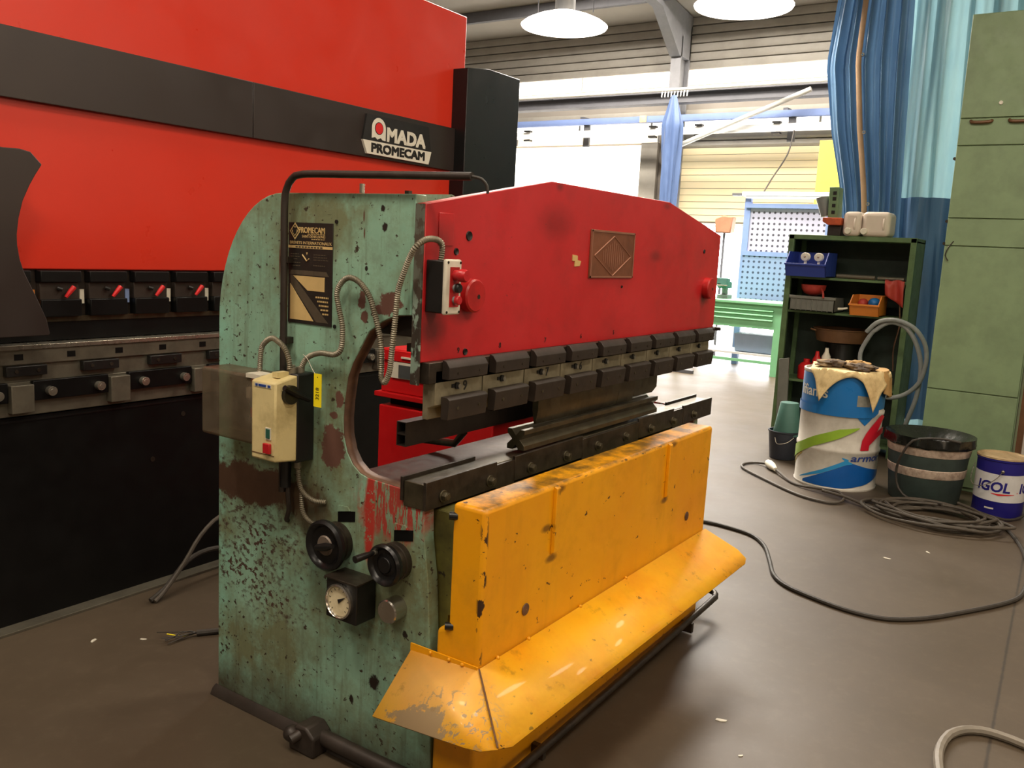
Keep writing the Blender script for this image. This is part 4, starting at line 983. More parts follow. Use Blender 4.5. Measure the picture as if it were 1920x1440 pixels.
# upper tool clamps
MB().box(1.0, 4.7, AY+.02, AY+.07, 1.30, 1.515).build('tool_bar', M['dark_brown_metal'], am)
gap_cols = ['cart_white', 'frame_blue', 'cart_white', 'cart_white', 'orange_bin']
for i in range(-1, 7):
    x = 1.954+.2165*i; w = .178
    h = MB().box(x+.004, x+w-.004, AY-.012, AY+.018, 1.385, 1.465).build('tool_clamp', M['rust' if False else 'dark_brown_metal'], am, bevel=.002)
    MB().box(x, x+w, AY-.03, AY+.018, 1.462, 1.512).build('clamp_bar', M['black_body'], h, bevel=.004)
    MB().box(x, x+w, AY-.03, AY+.018, 1.316, 1.390).build('clamp_bar', M['black_body'], h, bevel=.004)
    MB().tube([(x+.075, AY-.02, 1.438), (x+.092, AY-.03, 1.432)], .009, 8).build('lever_pivot', M['black_plastic'], h)
    MB().tube([(x+.100, AY-.04, 1.400), (x+.118, AY-.045, 1.425), (x+.135, AY-.045, 1.444)], [.007, .010, .011], 10).build('clamp_lever', M['red_print'], h)
    MB().box(x+w+.010, x+w+.030, AY+.005, AY+.02, 1.368, 1.43).build('gap_glimpse', M[gap_cols[i % 5]], h)  # coloured block stands in for the lit background glimpsed between clamps
MB().box(1.0, 4.7, AY-.005, AY+.02, 1.293, 1.316).build('punch_strip', M['oil_steel'], am)
MB().box(1.0, 4.7, AY+.0, AY+.03, 1.213, 1.293).build('dark_gap_strip', M['black_body'], am)  # black strip standing in for the dark gap above the die
# table: die rail, clamps, beam
MB().box(1.0, 4.7, AY-.075, AY+.05, 1.190, 1.209).build('die_edge', M['bright_steel'], am, bevel=.002)
MB().box(1.0, 4.7, AY-.068, AY+.05, 1.130, 1.190).build('die_rail', M['grey_steel'], am)
MB().box(1.0, 4.7, AY-.055, AY+.05, 1.055, 1.130).build('rail_base', M['grey_steel'], am)
for i in range(-1, 8):
    x = 1.833+.222*i
    MB().box(x-.018, x+.018, AY-.0695, AY-.06, 1.147, 1.172).build('die_notch', M['black_body'], am)
for i in range(0, 6):
    x = 1.774+.325*i
    k = MB().box(x, x+.168, AY-.085, AY-.055, 1.082, 1.124).build('die_clamp', M['black_plastic'], am, bevel=.003)
    for dx in (.04, .13): MB().cyl((x+dx, AY-.085, 1.103), (x+dx, AY-.089, 1.103), .008, n=10).build('clamp_screw', M['dark_steel'], k)
MB().box(.6, 4.7, AY-.06, AY+.1, .912, 1.055).build('table_beam', M['grey_steel'], am, bevel=.003)
for i in range(-1, 5):
    x = 1.880+.434*i
    MB().box(x+.338, x+.431, AY-.10, AY-.06, .93, 1.047).build('beam_block', M['grey_steel'], am, bevel=.003)
    k = MB().box(x, x+.333, AY-.085, AY-.06, .975, 1.058).build('adjuster_plate', M['black_body'], am, bevel=.003)
    for dx in (.068, .285): MB().cyl((x+dx, AY-.085, 1.012), (x+dx, AY-.112, 1.012), .0195, n=20).cyl((x+dx, AY-.112, 1.012), (x+dx, AY-.113, 1.012), .011, n=6).build('adjuster_bolt', M['bright_steel'], k, bevel=.002)
MB().box(.6, 4.72, AY-.05, AY+.3, .012, .905).build('lower_panel', M['black_body'], am)
MB().box(.6, 4.72, AY-.054, AY-.05, .885, .893).build('panel_edge', M['black_gloss'], am)
for (x, z) in ((2.45, .62), (2.62, .82)): MB().cyl((x, AY-.05, z), (x, AY-.053, z), .012, n=12).build('panel_screw', M['dark_steel'], am)
MB().box(.6, 5.4, AY-.125, AY-.02, 0, .012).build('base_plate', M['grey_steel'], am, bevel=.001)

# ================================================================== right hand side
# --- tall green cabinet
gc = thing('tall_cabinet', 'tall sage green metal cabinet with flush drawer fronts at the right edge', 'cabinet', (7.85, .73, 0))
MB().box(7.56, 8.15, .42, 1.062, 0, 3.60).build('body', M['cab_green'], gc, bevel=.004)
zs = [0.03, .78, 1.895, 2.105, 2.645, 2.845, 3.595]
for z0, z1 in zip(zs, zs[1:]):
    d = MB().box(7.545, 7.56, .43, 1.058, z0+.004, z1-.004).build('drawer_front', M['cab_green'], gc, bevel=.003)
    if abs(z0-2.645) < .01:
        for y in (.915, .66):
            MB().tube(smooth_path([(7.545, y+.07, 2.825), (7.53, y+.06, 2.815), (7.528, y, 2.812), (7.53, y-.06, 2.815), (7.545, y-.07, 2.825)], .02), .012, 8).build('drawer_handle', M['pan_brown'], d)
for z in (2.55, 2.08, 1.91): MB().cyl((7.55, 1.066, z), (7.57, 1.066, z), .012, n=10).build('hinge_pin', M['dark_steel'], gc)
MB().tube(smooth_path([(7.545, 1.0, 1.93), (7.53, 1.03, 1.88), (7.53, 1.045, 1.82), (7.53, 1.02, 1.78)], .02), .004, 6).build('wire_hook', M['dark_steel'], gc)
MB().cyl((7.545, .80, 2.95), (7.538, .80, 2.95), .014, n=12).build('lock', M['bright_steel'], gc)
MB().box(7.52, 7.60, .36, .40, 0, 2.9).build('corner_post', M['pan_brown'], gc)
# --- open green shelf unit
SY0, SY1, SX0, SX1 = 1.385, 2.490, 8.30, 8.74
su = thing('shelf_unit', 'open dark green metal shelf unit behind the oil drum', 'shelf', (8.5, 1.94, 0))
for (x, y) in ((SX0, SY0), (SX0, SY1-.05), (SX1-.04, SY0), (SX1-.04, SY1-.05)):
    MB().box(x, x+.04, y, y+.05, 0, 1.965).build('post', M['shelf_green'], su, bevel=.003)
MB().box(SX0+.03, SX1-.02, SY0, SY0+.008, .02, 1.94).build('side_panel', M['shelf_green'], su)
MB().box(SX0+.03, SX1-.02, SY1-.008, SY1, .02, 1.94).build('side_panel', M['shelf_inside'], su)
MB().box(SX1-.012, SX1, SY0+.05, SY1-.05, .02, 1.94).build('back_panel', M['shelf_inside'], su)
MB().box(SX0, SX1, SY0, SY1, 1.925, 1.968).build('top_panel', M['shelf_green'], su, bevel=.004)
for z in (1.585, 1.270, .62, .10):
    MB().box(SX0+.02, SX1-.012, SY0+.01, SY1-.01, z-.022, z).build('shelf_board', M['shelf_green'], su, bevel=.002)
# things on top
def jerrycan(y0, y1, label, capy):
    t = thing('jerrycan', label, 'jerrycan', (8.4, (y0+y1)/2, 1.968), 'jerrycans on the shelf unit')
    MB().box(8.27, 8.55, y0, y1, 1.969, 2.185).build('body', M['jerry'], t, bevel=.04, seg=4)
    MB().cyl((8.275, capy, 2.012), (8.235, capy, 2.012), .028, n=20).build('cap', M['cap_white'], t, bevel=.003)
    MB().tube(smooth_path([(8.30, y0+.05, 2.15), (8.262, y0+.05, 2.10), (8.262, y0+.05, 2.05), (8.30, y0+.05, 2.0)], .02), .010, 8).build('handle', M['jerry'], t)
jerrycan(1.858, 2.015, 'narrow white plastic jerrycan lying on the shelf top nearer the orange tool', 1.960)
jerrycan(1.615, 1.853, 'wide white plastic jerrycan lying on the shelf top nearer the tall cabinet', 1.822)
bt = thing('bench_tool', 'small green and grey motor tool with orange base on the shelf top', 'power tool', (8.4, 2.1, 1.968))
MB().box(8.30, 8.50, 2.03, 2.15, 1.968, 2.06).build('foot', M['dark_brown_metal'], bt, bevel=.004)
MB().prism([(2.025, 2.06), (2.14, 2.06), (2.19, 2.09), (2.19, 2.125), (2.025, 2.125)], 0, 8.25, 8.48).build('base', M['orange_tool'], bt, bevel=.006)
MB().prism([(2.075, 2.125), (2.16, 2.125), (2.17, 2.40), (2.085, 2.40)], 0, 8.30, 8.46).build('head', M['machine_green'], bt, bevel=.006)
for z in (2.16, 2.22, 2.28, 2.33): MB().box(8.294, 8.30, 2.10, 2.13, z, z+.03).build('switch', M['black_plastic'], bt)
MB().cyl((8.36, 2.20, 2.14), (8.36, 2.235, 2.31), .035, .062, n=24).build('motor', M['motor_grey'], bt)
# blue bin with two white reels
def open_bin(name, label, m, y0, y1, z0, z1, x0=8.12, x1=8.50, lip=.5, group=None):
    t = thing(name, label, 'storage bin', ((x0+x1)/2, (y0+y1)/2, z0), group)
    h = z1-z0; w = .008; zl = z0+h*lip
    MB().box(x0+.05, x1, y0, y1, z0, z0+w).build('bottom', M[m], t)
    for y in (y0, y1-w): MB().prism([(x0+.05, z0), (x0, zl), (x0+.10, z1), (x1, z1), (x1, z0)], 1, y, y+w).build('side', M[m], t)
    MB().box(x1-w, x1, y0, y1, z0, z1).build('back', M[m], t)
    MB().prism([(x0+.05, z0), (x0, zl), (x0+w, zl), (x0+.05+w, z0)], 1, y0, y1).build('front', M[m], t)
    MB().box(x0-.01, x0+.012, y0-.006, y1+.006, zl-.012, zl+.004).build('lip', M[m], t, bevel=.002)
    return t
open_bin('blue_bin', 'dark blue plastic storage bin holding two white reels on the upper shelf', 'blue_bin', 2.085, 2.445, 1.587, 1.81, 8.10)
for y, w in ((2.29, 'nearer the green post'), (2.17, 'nearer the middle of the shelf')):
    t = thing('white_reel', 'white round reel in the blue bin, %s' % w, 'reel', (8.2, y, 1.70), 'reels in the blue bin')
    MB().lathe([(.008, -.005), (.036, -.004), (.038, 0), (.038, .008), (.02, .01), (.02, .04), (.038, .042), (.038, .05), (.008, .05)], (8.17, y, 1.765), 0, 24).build('spool', M['cap_white'], t)
    MB().cyl((8.163, y, 1.765), (8.17, y, 1.765), .009, n=12).build('hub', M['box_brown'], t)
    MB().box(8.155, 8.168, y-.004, y+.004, 1.765, 1.795).build('stem', M['cap_white'], t)
    MB().cyl((8.20, y, 1.60), (8.20, y, 1.745), .012, n=10).build('stand', M['cap_white'], t)
# grey crate with red bowl
ct = thing('grey_crate', 'low ribbed grey plastic crate on the middle shelf under the red bowl', 'crate', (8.4, 2.2, 1.27))
MB().box(8.24, 8.60, 2.005, 2.405, 1.272, 1.282).build('bottom', M['crate_grey'], ct)
for (a, b, c, d) in ((8.24, 8.248, 2.005, 2.405), (8.592, 8.60, 2.005, 2.405), (8.24, 8.60, 2.005, 2.013), (8.24, 8.60, 2.397, 2.405)):
    MB().box(a, b, c, d, 1.272, 1.40).build('wall', M['crate_grey'], ct)
MB().box(8.225, 8.248, 1.995, 2.415, 1.385, 1.41).build('rim', M['crate_grey'], ct, bevel=.002)
for i in range(9): MB().box(8.230, 8.24, 2.01+i*.048, 2.016+i*.048, 1.275, 1.39).build('rib', M['crate_grey'], ct)
rb = thing('red_bowl', 'red plastic funnel bowl lying in the grey crate', 'bowl', (8.4, 2.22, 1.41))
MB().lathe([(.03, 0), (.08, .02), (.105, .06), (.112, .10), (.104, .10), (.09, .05), (.03, .015)], (8.36, 2.235, 1.413), 2, 32).build('bowl', M['red_bowl'], rb)
MB().tube([(8.27, 2.14, 1.48), (8.22, 2.11, 1.45), (8.21, 2.10, 1.40)], .009, 8).build('handle', M['red_bowl'], rb)
# orange bin
open_bin('orange_bin', 'orange plastic storage bin with red and blue contents on the middle shelf', 'orange_bin', 1.60, 1.85, 1.272, 1.452, 8.12, 8.46, .55)
one('blue_rag', MB().sphere((8.30, 1.675, 1.385), .06, 14, 10, (1.2, .9, .8)), 'drum_blue', 'blue cloth bundled inside the orange bin', 'cloth')
one('red_rag', MB().sphere((8.32, 1.775, 1.375), .05, 14, 10, (1.3, .9, .9)), 'red_bowl', 'red cloth bundled inside the orange bin', 'cloth')
one('white_spout', MB().tube([(8.15, 1.865, 1.33), (8.14, 1.90, 1.322), (8.13, 1.945, 1.318)], [.008, .010, .012], 10), 'cap_white', 'short white spout lying beside the orange bin', 'nozzle')
# rods and red cloth on the upper shelf
for i, (y0, y1, x, r, w) in enumerate(((2.03, 1.70, 8.33, .020, 'beside the blue bin'), (1.68, 1.46, 8.35, .018, 'near the right post'))):
    one('steel_tube', MB().tube([(x, y0, 1.587+r), (x, y1, 1.587+r)], r, 14), 'grey_steel', 'short grey steel tube on the upper shelf %s' % w, 'tube', 'tubes on the upper shelf')
def drape(u, v):
    y = 1.62-.16*u; x = 8.40-.22*v
    z = 1.592 + .012*math.sin(u*9+v*5)*(1-v) + (0 if x > 8.29 else -(8.29-x)*1.9*(.6+.5*u))
    return (max(x, 8.275-.02*math.sin(u*8)), y-.03*v, z)
one('red_cloth', MB().grid(drape, 14, 14), 'red_bowl', 'red rag hanging over the edge of the upper shelf', 'cloth', solid=.003)
# big round pan on a tin
one('dark_tin', MB().lathe([(.15, 0), (.155, .01), (.155, .36), (.14, .375)], (8.54, 1.95, .622), 2, 28), 'black_plastic', 'dark round tin on the lower shelf carrying the brown pan', 'tin')
pn = thing('round_pan', 'large shallow brown metal pan inside the shelf unit', 'pan', (8.48, 1.96, 1.0))
MB().lathe([(.21, 0), (.225, .004), (.255, .115), (.265, .118), (.265, .124), (.248, .122), (.215, .012), (.001, .010)], (8.48, 1.96, .999), 2, 40, False).build('pan', M['pan_brown'], pn)
MB().tube([(8.30, 2.16, 1.10), (8.27, 2.20, 1.112)], .008, 8).build('handle', M['pan_brown'], pn)
one('leaning_board', MB().prism([(2.33, .10), (2.43, .10), (2.46, .80), (2.37, .82)], 0, 8.255, 8.285), 'crate_grey', 'grey board leaning inside the left of the shelf unit', 'board', bevel=.003)
rc = thing('red_canister', 'small red canister on the lower shelf beside the oil drum', 'canister', (8.3, 2.25, .62))
MB().lathe([(.07, 0), (.075, .01), (.075, .12), (.05, .15), (.03, .16), (.03, .19)], (8.42, 2.245, .622), 2, 24).build('body', M['red_print'], rc)
rc2 = one('red_bottle', MB().lathe([(.035, 0), (.04, .01), (.04, .20), (.02, .24), (.015, .28)], (8.345, 2.135, .622), 2, 18), 'red_print', 'red bottle below the brown pan', 'bottle')
one('white_bottle', MB().lathe([(.035, 0), (.04, .01), (.04, .24), (.02, .28), (.015, .32)], (8.335, 2.05, .622), 2, 18), 'cap_white', 'white bottle below the brown pan', 'bottle')
one('rusty_chain', MB().tube(smooth_path([(8.285, 1.44, 1.57), (8.28, 1.46, 1.4), (8.285, 1.445, 1.2), (8.28, 1.47, 1.0), (8.285, 1.455, .8)], .02), .006, 6), 'rust', 'thin reddish strap hanging down inside the right post', 'strap')
# --- hose loops hung against the shelf
ring = [(8.06,1.664,1.142),(8.03,1.586,1.228),(8.02,1.491,1.263),(8.0,1.382,1.259),(8.0,1.268,1.205),(8.0,1.186,1.098),(8.0,1.155,.985),(8.0,1.160,.869),(8.0,1.194,.748),(8.0,1.290,.644),(8.0,1.419,.600),(8.02,1.56,.64),(8.06,1.66,.78),(8.08,1.70,.95),(8.07,1.627,1.126),(8.05,1.588,1.166),(8.05,1.523,1.221),(8.04,1.454,1.243),(8.03,1.354,1.213),(8.03,1.272,1.118),(8.03,1.213,.979),(8.03,1.190,.827),(8.03,1.203,.617),(8.03,1.252,.412),(8.06,1.30,.2),(8.06,1.34,.02)]
one('hose_coil', MB().tube(smooth_path(ring, .03), .019, 10), 'hose_grey', 'grey hose looped in two rings against the shelf unit', 'hose')
# --- oil drum
DC = (7.09, 1.585); DR = .303; DT = math.atan2(-DC[1], -DC[0])
dm = thing('oil_drum', 'white and blue printed steel oil drum with rags on top', 'drum', (*DC, 0))
def ringz(z): return [(DR, z-.022), (DR+.009, z-.010), (DR+.009, z+.010), (DR, z+.022)]
MB().lathe([(DR-.02, .012), (DR+.004, 0), (DR+.006, .012), (DR, .022)] + ringz(.305) + ringz(.60) + [(DR, .875), (DR+.006, .885), (DR+.006, .900), (DR-.008, .902), (DR-.014, .886), (.001, .884)], (*DC, 0), 2, 56, False).build('shell', M['drum_white'], dm)
W = lambda cols, m, nm='print_patch', l=.0022: wrap_strip(cols, DC, DR, DT, 5, l).build(nm, M[m], dm, normals=False)
W([(-.52, .635, .874), (.082, .635, .874), (.184, .625, .874), (.36, .635, .874), (.52, .635, .874)], 'drum_blue', l=.0025)
W([(-.52, .575, .64), (.075, .575, .64)], 'drum_blue', l=.0115)
W([(.075, .575, .64), (.115, .575, .64), (.184, .575, .64), (.25, .578, .64), (.30, .61, .64)], 'drum_blue', l=.0115)
W([(.118, .575, .578), (.184, .515, .578), (.25, .574, .578)], 'drum_blue', l=.0030)
W([(-.46, .165, .27), (-.30, .25, .335), (-.168, .325, .405), (0, .405, .478), (.143, .492, .500)], 'drum_green', l=.0105)
W([(-.46, .115, .165), (-.40, .17, .20), (-.30, .235, .25)], 'drum_olive', l=.0025)
W([(-.30, .050, .056), (-.1, .120, .150), (.068, .205, .242), (.12, .215, .225)], 'drum_light_blue', l=.003)
W([(-.26, .022, .040), (-.1, .022, .118), (.068, .022, .203), (.12, .03, .222), (.25, .055, .185), (.36, .09, .165), (.46, .13, .15)], 'drum_dark_blue', l=.0025)
W([(.04, .255, .262), (.09, .22, .25)], 'drum_light_blue')
def wrap_quadstrip(L, Rr, m, lift=.0105):
    mb = MB(); vs = []; n = 8
    for (a, b) in zip(L, Rr):
        for k in range(n+1):
            s = a[0]+(b[0]-a[0])*k/n; z = a[1]+(b[1]-a[1])*k/n; th = DT+s/DR
            vs.append((DC[0]+(DR+lift)*math.cos(th), DC[1]+(DR+lift)*math.sin(th), z))
    fs = [(i*(n+1)+k, i*(n+1)+k+1, (i+1)*(n+1)+k+1, (i+1)*(n+1)+k) for i in range(len(L)-1) for k in range(n)]
    mb.add(vs, fs).build('print_letter', M[m], dm, normals=False)
wrap_quadstrip([(.165, .325), (.172, .40), (.20, .46), (.25, .52), (.36, .595)], [(.238, .325), (.240, .37), (.27, .42), (.32, .475), (.45, .57)], 'drum_red')
wrap_quadstrip([(.255, .425), (.33, .475), (.45, .490)], [(.24, .365), (.33, .425), (.45, .44)], 'drum_red')
text_mb('armor', .075, (.10, 0, .238), None, UZ, .0004, offset=.001, shear=.2, fit=.30, wrap=(*DC, DR+.0025, DT)).build('print_lettering', M['drum_navy'], dm)
text_mb('lifiants', .115, (-.40, 0, .705), None, UZ, .0004, offset=.0015, wrap=(*DC, DR+.003, DT)).build('print_lettering', M['white_print'], dm)
W([(.105, .66, .745), (.21, .66, .735)], 'drum_label', l=.0035)
# rags
def rag(u, v):
    a = v-.5; b = u
    s = (a)*.60+.05; f = -.24 + b*(.585 + .15*abs(2*a)**1.3 - .12*max(0, .22-abs(a-.16)))
    fx, fy = math.cos(DT), math.sin(DT); rx, ry = -math.sin(DT), math.cos(DT)
    x, y = f*fx+s*rx, f*fy+s*ry; r = math.hypot(x, y); top = .912
    nz = .010*math.sin(14*x+3)*math.sin(11*y+1)+.006*math.sin(31*x+17*y)
    if r < DR+.015: z = top+abs(nz)
    else:
        e = r-(DR+.015); k = (DR+.018+e*.22+nz*.6)/r; x *= k; y *= k; z = top-e*.98
    return (DC[0]+x, DC[1]+y, z)
one('cream_rag', MB().grid(rag, 30, 36), 'cloth_cream', 'stained cream cloth draped over the oil drum lid', 'cloth', solid=.004)
def rag2(u, v):
    th = DT+1.0+1.0*v; z = .925-.16*u-.05*math.sin(v*3.1)*u; rr = DR+.03+.02*math.sin(v*11)*u
    if u < .3: rr = (DR+.03)*(u/.3*.45+.55); z = .927
    return (DC[0]+rr*math.cos(th), DC[1]+rr*math.sin(th), z)
one('ochre_rag', MB().grid(rag2, 16, 20), 'cloth_ochre', 'ochre cloth hanging over the right rim of the oil drum', 'cloth', solid=.004)
def crumple(name, c, sx, sy, sz, rot, m, label, cat, seed):
    mb = MB(); rr = Vector((seed*3.1, seed*1.7, seed))
    def f(u, v):
        th = 2*math.pi*u; ph = math.pi*v
        d = Vector((math.sin(ph)*math.cos(th), math.sin(ph)*math.sin(th), math.cos(ph)))
        k = 1+.45*mnoise.noise(d*1.8+rr)+.22*mnoise.noise(d*4.5+rr)
        p = Vector((d.x*sx*k, d.y*sy*k, d.z*sz*k)); p.z = max(p.z, -sz*.5)
        p.rotate(Matrix.Rotation(rot, 3, 'Z')); return (c[0]+p.x, c[1]+p.y, c[2]+p.z+sz*.5)
    one(name, mb.grid(f, 36, 20), m, label, cat)
crumple('work_glove', (7.00, 1.66, .926), .09, .12, .035, .3, 'glove', 'soiled dark work glove lying left on the drum cloth', 'glove', 3)
crumple('work_glove', (6.98, 1.46, .926), .08, .13, .032, -.5, 'glove', 'soiled dark work glove lying right on the drum cloth', 'glove', 8)
crumple('oily_rag', (7.13, 1.52, .926), .09, .10, .035, .9, 'cloth_ochre', 'crumpled brown rag behind the gloves on the drum', 'cloth', 5)
# --- waste bin with bag
BC = (7.085, .932)
wbn = thing('waste_bin', 'dark green round waste bin with two taped bands and black liner', 'bin', (*BC, 0))
MB().lathe([(.235, 0), (.243, .01), (.288, .45), (.300, .455), (.300, .475), (.285, .475), (.235, .02), (.001, .015)], (*BC, 0), 2, 48, False).build('body', M['bin_green'], wbn)
def binr(z): return .243+(.288-.243)*(z-.01)/.44
for (z0, z1) in ((.205, .270), (.365, .425)):
    MB().lathe([(binr(z0)+.002, z0), (binr(z0)+.005, z0+.004), (binr(z1)+.005, z1-.004), (binr(z1)+.002, z1)], (*BC, 0), 2, 48, False).build('tape_band', M['bin_tape'], wbn)
def bagf(u, v):
    a = 2*math.pi*u; wv = .012*math.sin(a*13)+.010*math.sin(a*7+1)+.008*math.sin(a*23)
    if v < .5: t = v/.5; r = .302+.008+wv*(1-t)*.8; z = .432+.068*t+.5*wv*(1-t)
    else: t = (v-.5)/.5; r = .31*(1-t)+.16*t+wv*t; z = .50-.09*t+.8*wv*t
    return (BC[0]+r*math.cos(a), BC[1]+r*math.sin(a), z)
MB().grid(bagf, 96, 16).build('liner', M['bag'], wbn, solid=.002)
# --- oil pail
PC = (7.055, .438); PR = .163; PT = math.atan2(-PC[1], -PC[0])
pl_ = thing('oil_pail', 'blue and white printed oil pail with wire handle beside the waste bin', 'pail', (*PC, 0))
MB().lathe([(PR-.012, .006), (PR-.004, 0), (PR, .010), (PR, .395), (PR+.006, .40), (PR+.006, .418), (PR-.006, .420), (PR-.012, .408), (.001, .405)], (*PC, 0), 2, 48, False).build('shell', M['pail_blue'], pl_)
wrap_strip([(-.26, .118, .315), (0, .112, .308), (.26, .118, .315)], PC, PR, PT, 12, .0012).build('white_label', M['pail_white'], pl_, normals=False)
text_mb('IGOL', .098, (-.155, 0, .185), None, UZ, .0003, offset=.0030, shear=.12, sx=.98, wrap=(*PC, PR+.0006, PT)).build('print_lettering', M['pail_blue'], pl_)
text_mb('IGOL', .098, (.135, 0, .185), None, UZ, .0003, offset=.0030, shear=.12, sx=.98, wrap=(*PC, PR+.0006, PT)).build('print_lettering', M['pail_blue'], pl_)
wrap_strip([(-.05, .168, .171), (0, .158, .172), (.10, .172, .176)], PC, PR, PT, 6, .0028).build('red_underline', M['red_print'], pl_, normals=False)
wrap_strip([(.118, .182, .190), (.124, .182, .190)], PC, PR, PT, 3, .0028).build('red_dot', M['red_print'], pl_, normals=False)
wrap_strip([(-.08, .055, .066), (-.02, .055, .066)], PC, PR, PT, 4, .0018).build('white_mark', M['white_print'], pl_, normals=False)
MB().lathe([(.001, 0), (PR-.012, 0), (PR-.004, .008), (PR+.007, .010), (PR+.007, .004), (PR+.009, .0)], (*PC, .414), 2, 48, False).build('lid', M['pail_lid'], pl_)
hx = lambda s, r=PR+.012: (PC[0]+r*math.cos(PT+s), PC[1]+r*math.sin(PT+s))
hp = []
for k in range(13):
    s = .05 - 1.75*k/12; z = .335-.13*math.sin(math.pi*k/12)**.8; hp.append((*hx(s, PR+.012+.03*math.sin(math.pi*k/12)), z))
MB().tube(hp, .0028, 6).build('wire_handle', M['bright_steel'], pl_)
MB().sphere((*hx(.05), .335), .012, 10, 8).build('handle_ear', M['bright_steel'], pl_)
# --- buckets at the left of the drum
bk = thing('dark_bucket', 'dark grey bucket on the floor left of the oil drum', 'bucket', (7.62, 2.16, 0))
MB().lathe([(.105, 0), (.11, .005), (.135, .235), (.142, .24), (.142, .25), (.130, .25), (.105, .01), (.001, .008)], (7.62, 2.16, 0), 2, 36, False).build('pail', M['dark_bucket'], bk)
MB().tube(smooth_path([(7.485, 2.20, .20), (7.465, 2.17, .15), (7.475, 2.09, .17), (7.50, 2.045, .215)], .02), .003, 6).build('wire_handle', M['bright_steel'], bk)
one('teal_bucket', MB().lathe([(.118, 0), (.120, .01), (.078, .28), (.074, .285), (.001, .285)], (7.62, 2.14, .215), 2, 32), 'teal_plastic', 'teal plastic bucket upturned inside the dark bucket', 'bucket')
# --- tarpaulin curtains
def tarp(u, v):
    z = 4.75-4.73*v
    yl = 2.46 if z > 4.2 else (2.51 if 3.2 < z < 3.8 else 2.40)
    zz = [(4.75, 2.40), (4.2, 2.46), (3.62, 2.51), (3.0, 2.40), (2.46, 2.26), (2.2, 2.21), (.1, 2.15)]
    for (a, b) in zip(zz, zz[1:]):
        if b[0] <= z <= a[0]: yl = a[1]+(b[1]-a[1])*(a[0]-z)/(a[0]-b[0])
    yr = 1.80-.21*v
    y = yl+(yr-yl)*u
    x = 8.98 + .055*math.sin(u*2*math.pi*5.2+.4*math.sin(v*4))+.03*math.sin(u*2*math.pi*11+v*3) + .02*math.sin(v*9+u*7)
    return (x, y, z)
t1 = thing('tarp_curtain', 'blue tarpaulin curtain hanging in folds with a brown eyelet seam', 'curtain', (8.98, 2.1, .15))
MB().grid(tarp, 110, 40).build('sheet', M['tarp'], t1)
def seam(u, v):
    p = tarp(.42+.04*v, v); return (8.88-.01*math.sin(u*3.1), p[1]-.03+.05*u, p[2])
MB().grid(seam, 4, 40).build('seam_strip', M['seam_tan'], t1, solid=.003)
for v in (.10, .23, .38, .52):
    p = tarp(.42+.04*v, v)
    MB().lathe([(.008, -.008), (.016, -.008), (.018, -.002), (.016, 0), (.008, 0)], (8.876, p[1]-.04, p[2]), 0, 14, False).build('eyelet', M['bright_steel'], t1)
def tarp2(u, v):
    z = 4.75-4.73*v; y = 1.84-.14*v+(.55-1.80)*u*1.0
    x = 9.20 + .05*math.sin(u*2*math.pi*2.3+v*2.4+.6)+.028*math.sin(u*2*math.pi*6.1-v*3+1.2*math.sin(v*5))+.014*math.sin(u*2*math.pi*13+v*4)+.03*math.sin(u*9+v*6)
    return (x, y, z)
t2 = thing('tarp_curtain', 'pale translucent blue tarpaulin curtain hanging beside the tall cabinet', 'curtain', (9.2, 1.2, .15))
MB().grid(tarp2, 90, 40).build('sheet', M['tarp_light'], t2)
MB().grid(lambda u, v: (tarp2(u*.8, .502+v*.45)[0]-.012, *tarp2(u*.8, .502+v*.45)[1:]), 40, 14).build('hem_patch', M['tarp'], t2)
cr2 = thing('curtain_track', 'steel track above the folded blue curtains, out of view', 'rail', (9.05, 1.5, 4.75))
MB().tube([(9.05, -.5, 4.78), (9.05, 2.7, 4.78)], .025, 10).build('track', M['beam_grey'], cr2)
for y in (-.3, 2.3): MB().tube([(9.05, y, 4.78), (9.05, y, ceil_z(9.05)+.01)], .012, 6).build('hanger', M['beam_grey'], cr2)

# ================================================================== cables, hoses and scraps on the floor
def floor_cable(name, pts, r, m, label, cat='cable', step=.04):
    return one(name, MB().tube(smooth_path([(p[0], p[1], max(r, p[2] if len(p) > 2 else r)) for p in pts], step), r, 8), m, label, cat)
floor_cable('power_cable', [(4.45,2.75),(4.75,2.62),(5.05,2.40),(5.247,2.060),(5.296,1.961),(5.294,1.815),(5.238,1.626),(5.089,1.496),(4.864,1.392),(4.638,1.296),(4.522,1.196),(4.454,1.054),(4.399,.869),(4.401,.718),(4.452,.619),(4.578,.503),(4.765,.383),(4.977,.259),(5.159,.176),(5.336,.149),(5.651,.148),(6.081,.198),(6.485,.298),(6.70,.40),(6.72,.52)], .0115, 'rubber', 'long dark cable curving across the open floor')
pc = thing('plug_cable', 'grey cable with a white plug lying before the oil drum', 'cable', (7.05, 2.0, 0))
MB().tube(smooth_path([(7.17,2.13,.03),(7.20,2.27,.012),(7.074,2.323,.012),(6.929,2.266,.012),(6.700,2.021,.012),(6.434,1.692,.012),(6.364,1.486,.012),(6.415,1.394,.012),(6.530,1.375,.022),(6.651,1.447,.034),(6.657,1.600,.03),(6.74,1.80,.012),(7.0,2.02,.03)], .03), .010, 8).build('cord', M['cable_grey'], pc)
MB().tube([(7.01, 2.03, .032), (7.10, 2.09, .034), (7.16, 2.13, .034), (7.19, 2.15, .034)], [.016, .034, .034, .028], 14).build('plug', M['cap_white'], pc)
coil = []
rr = random.Random(4)
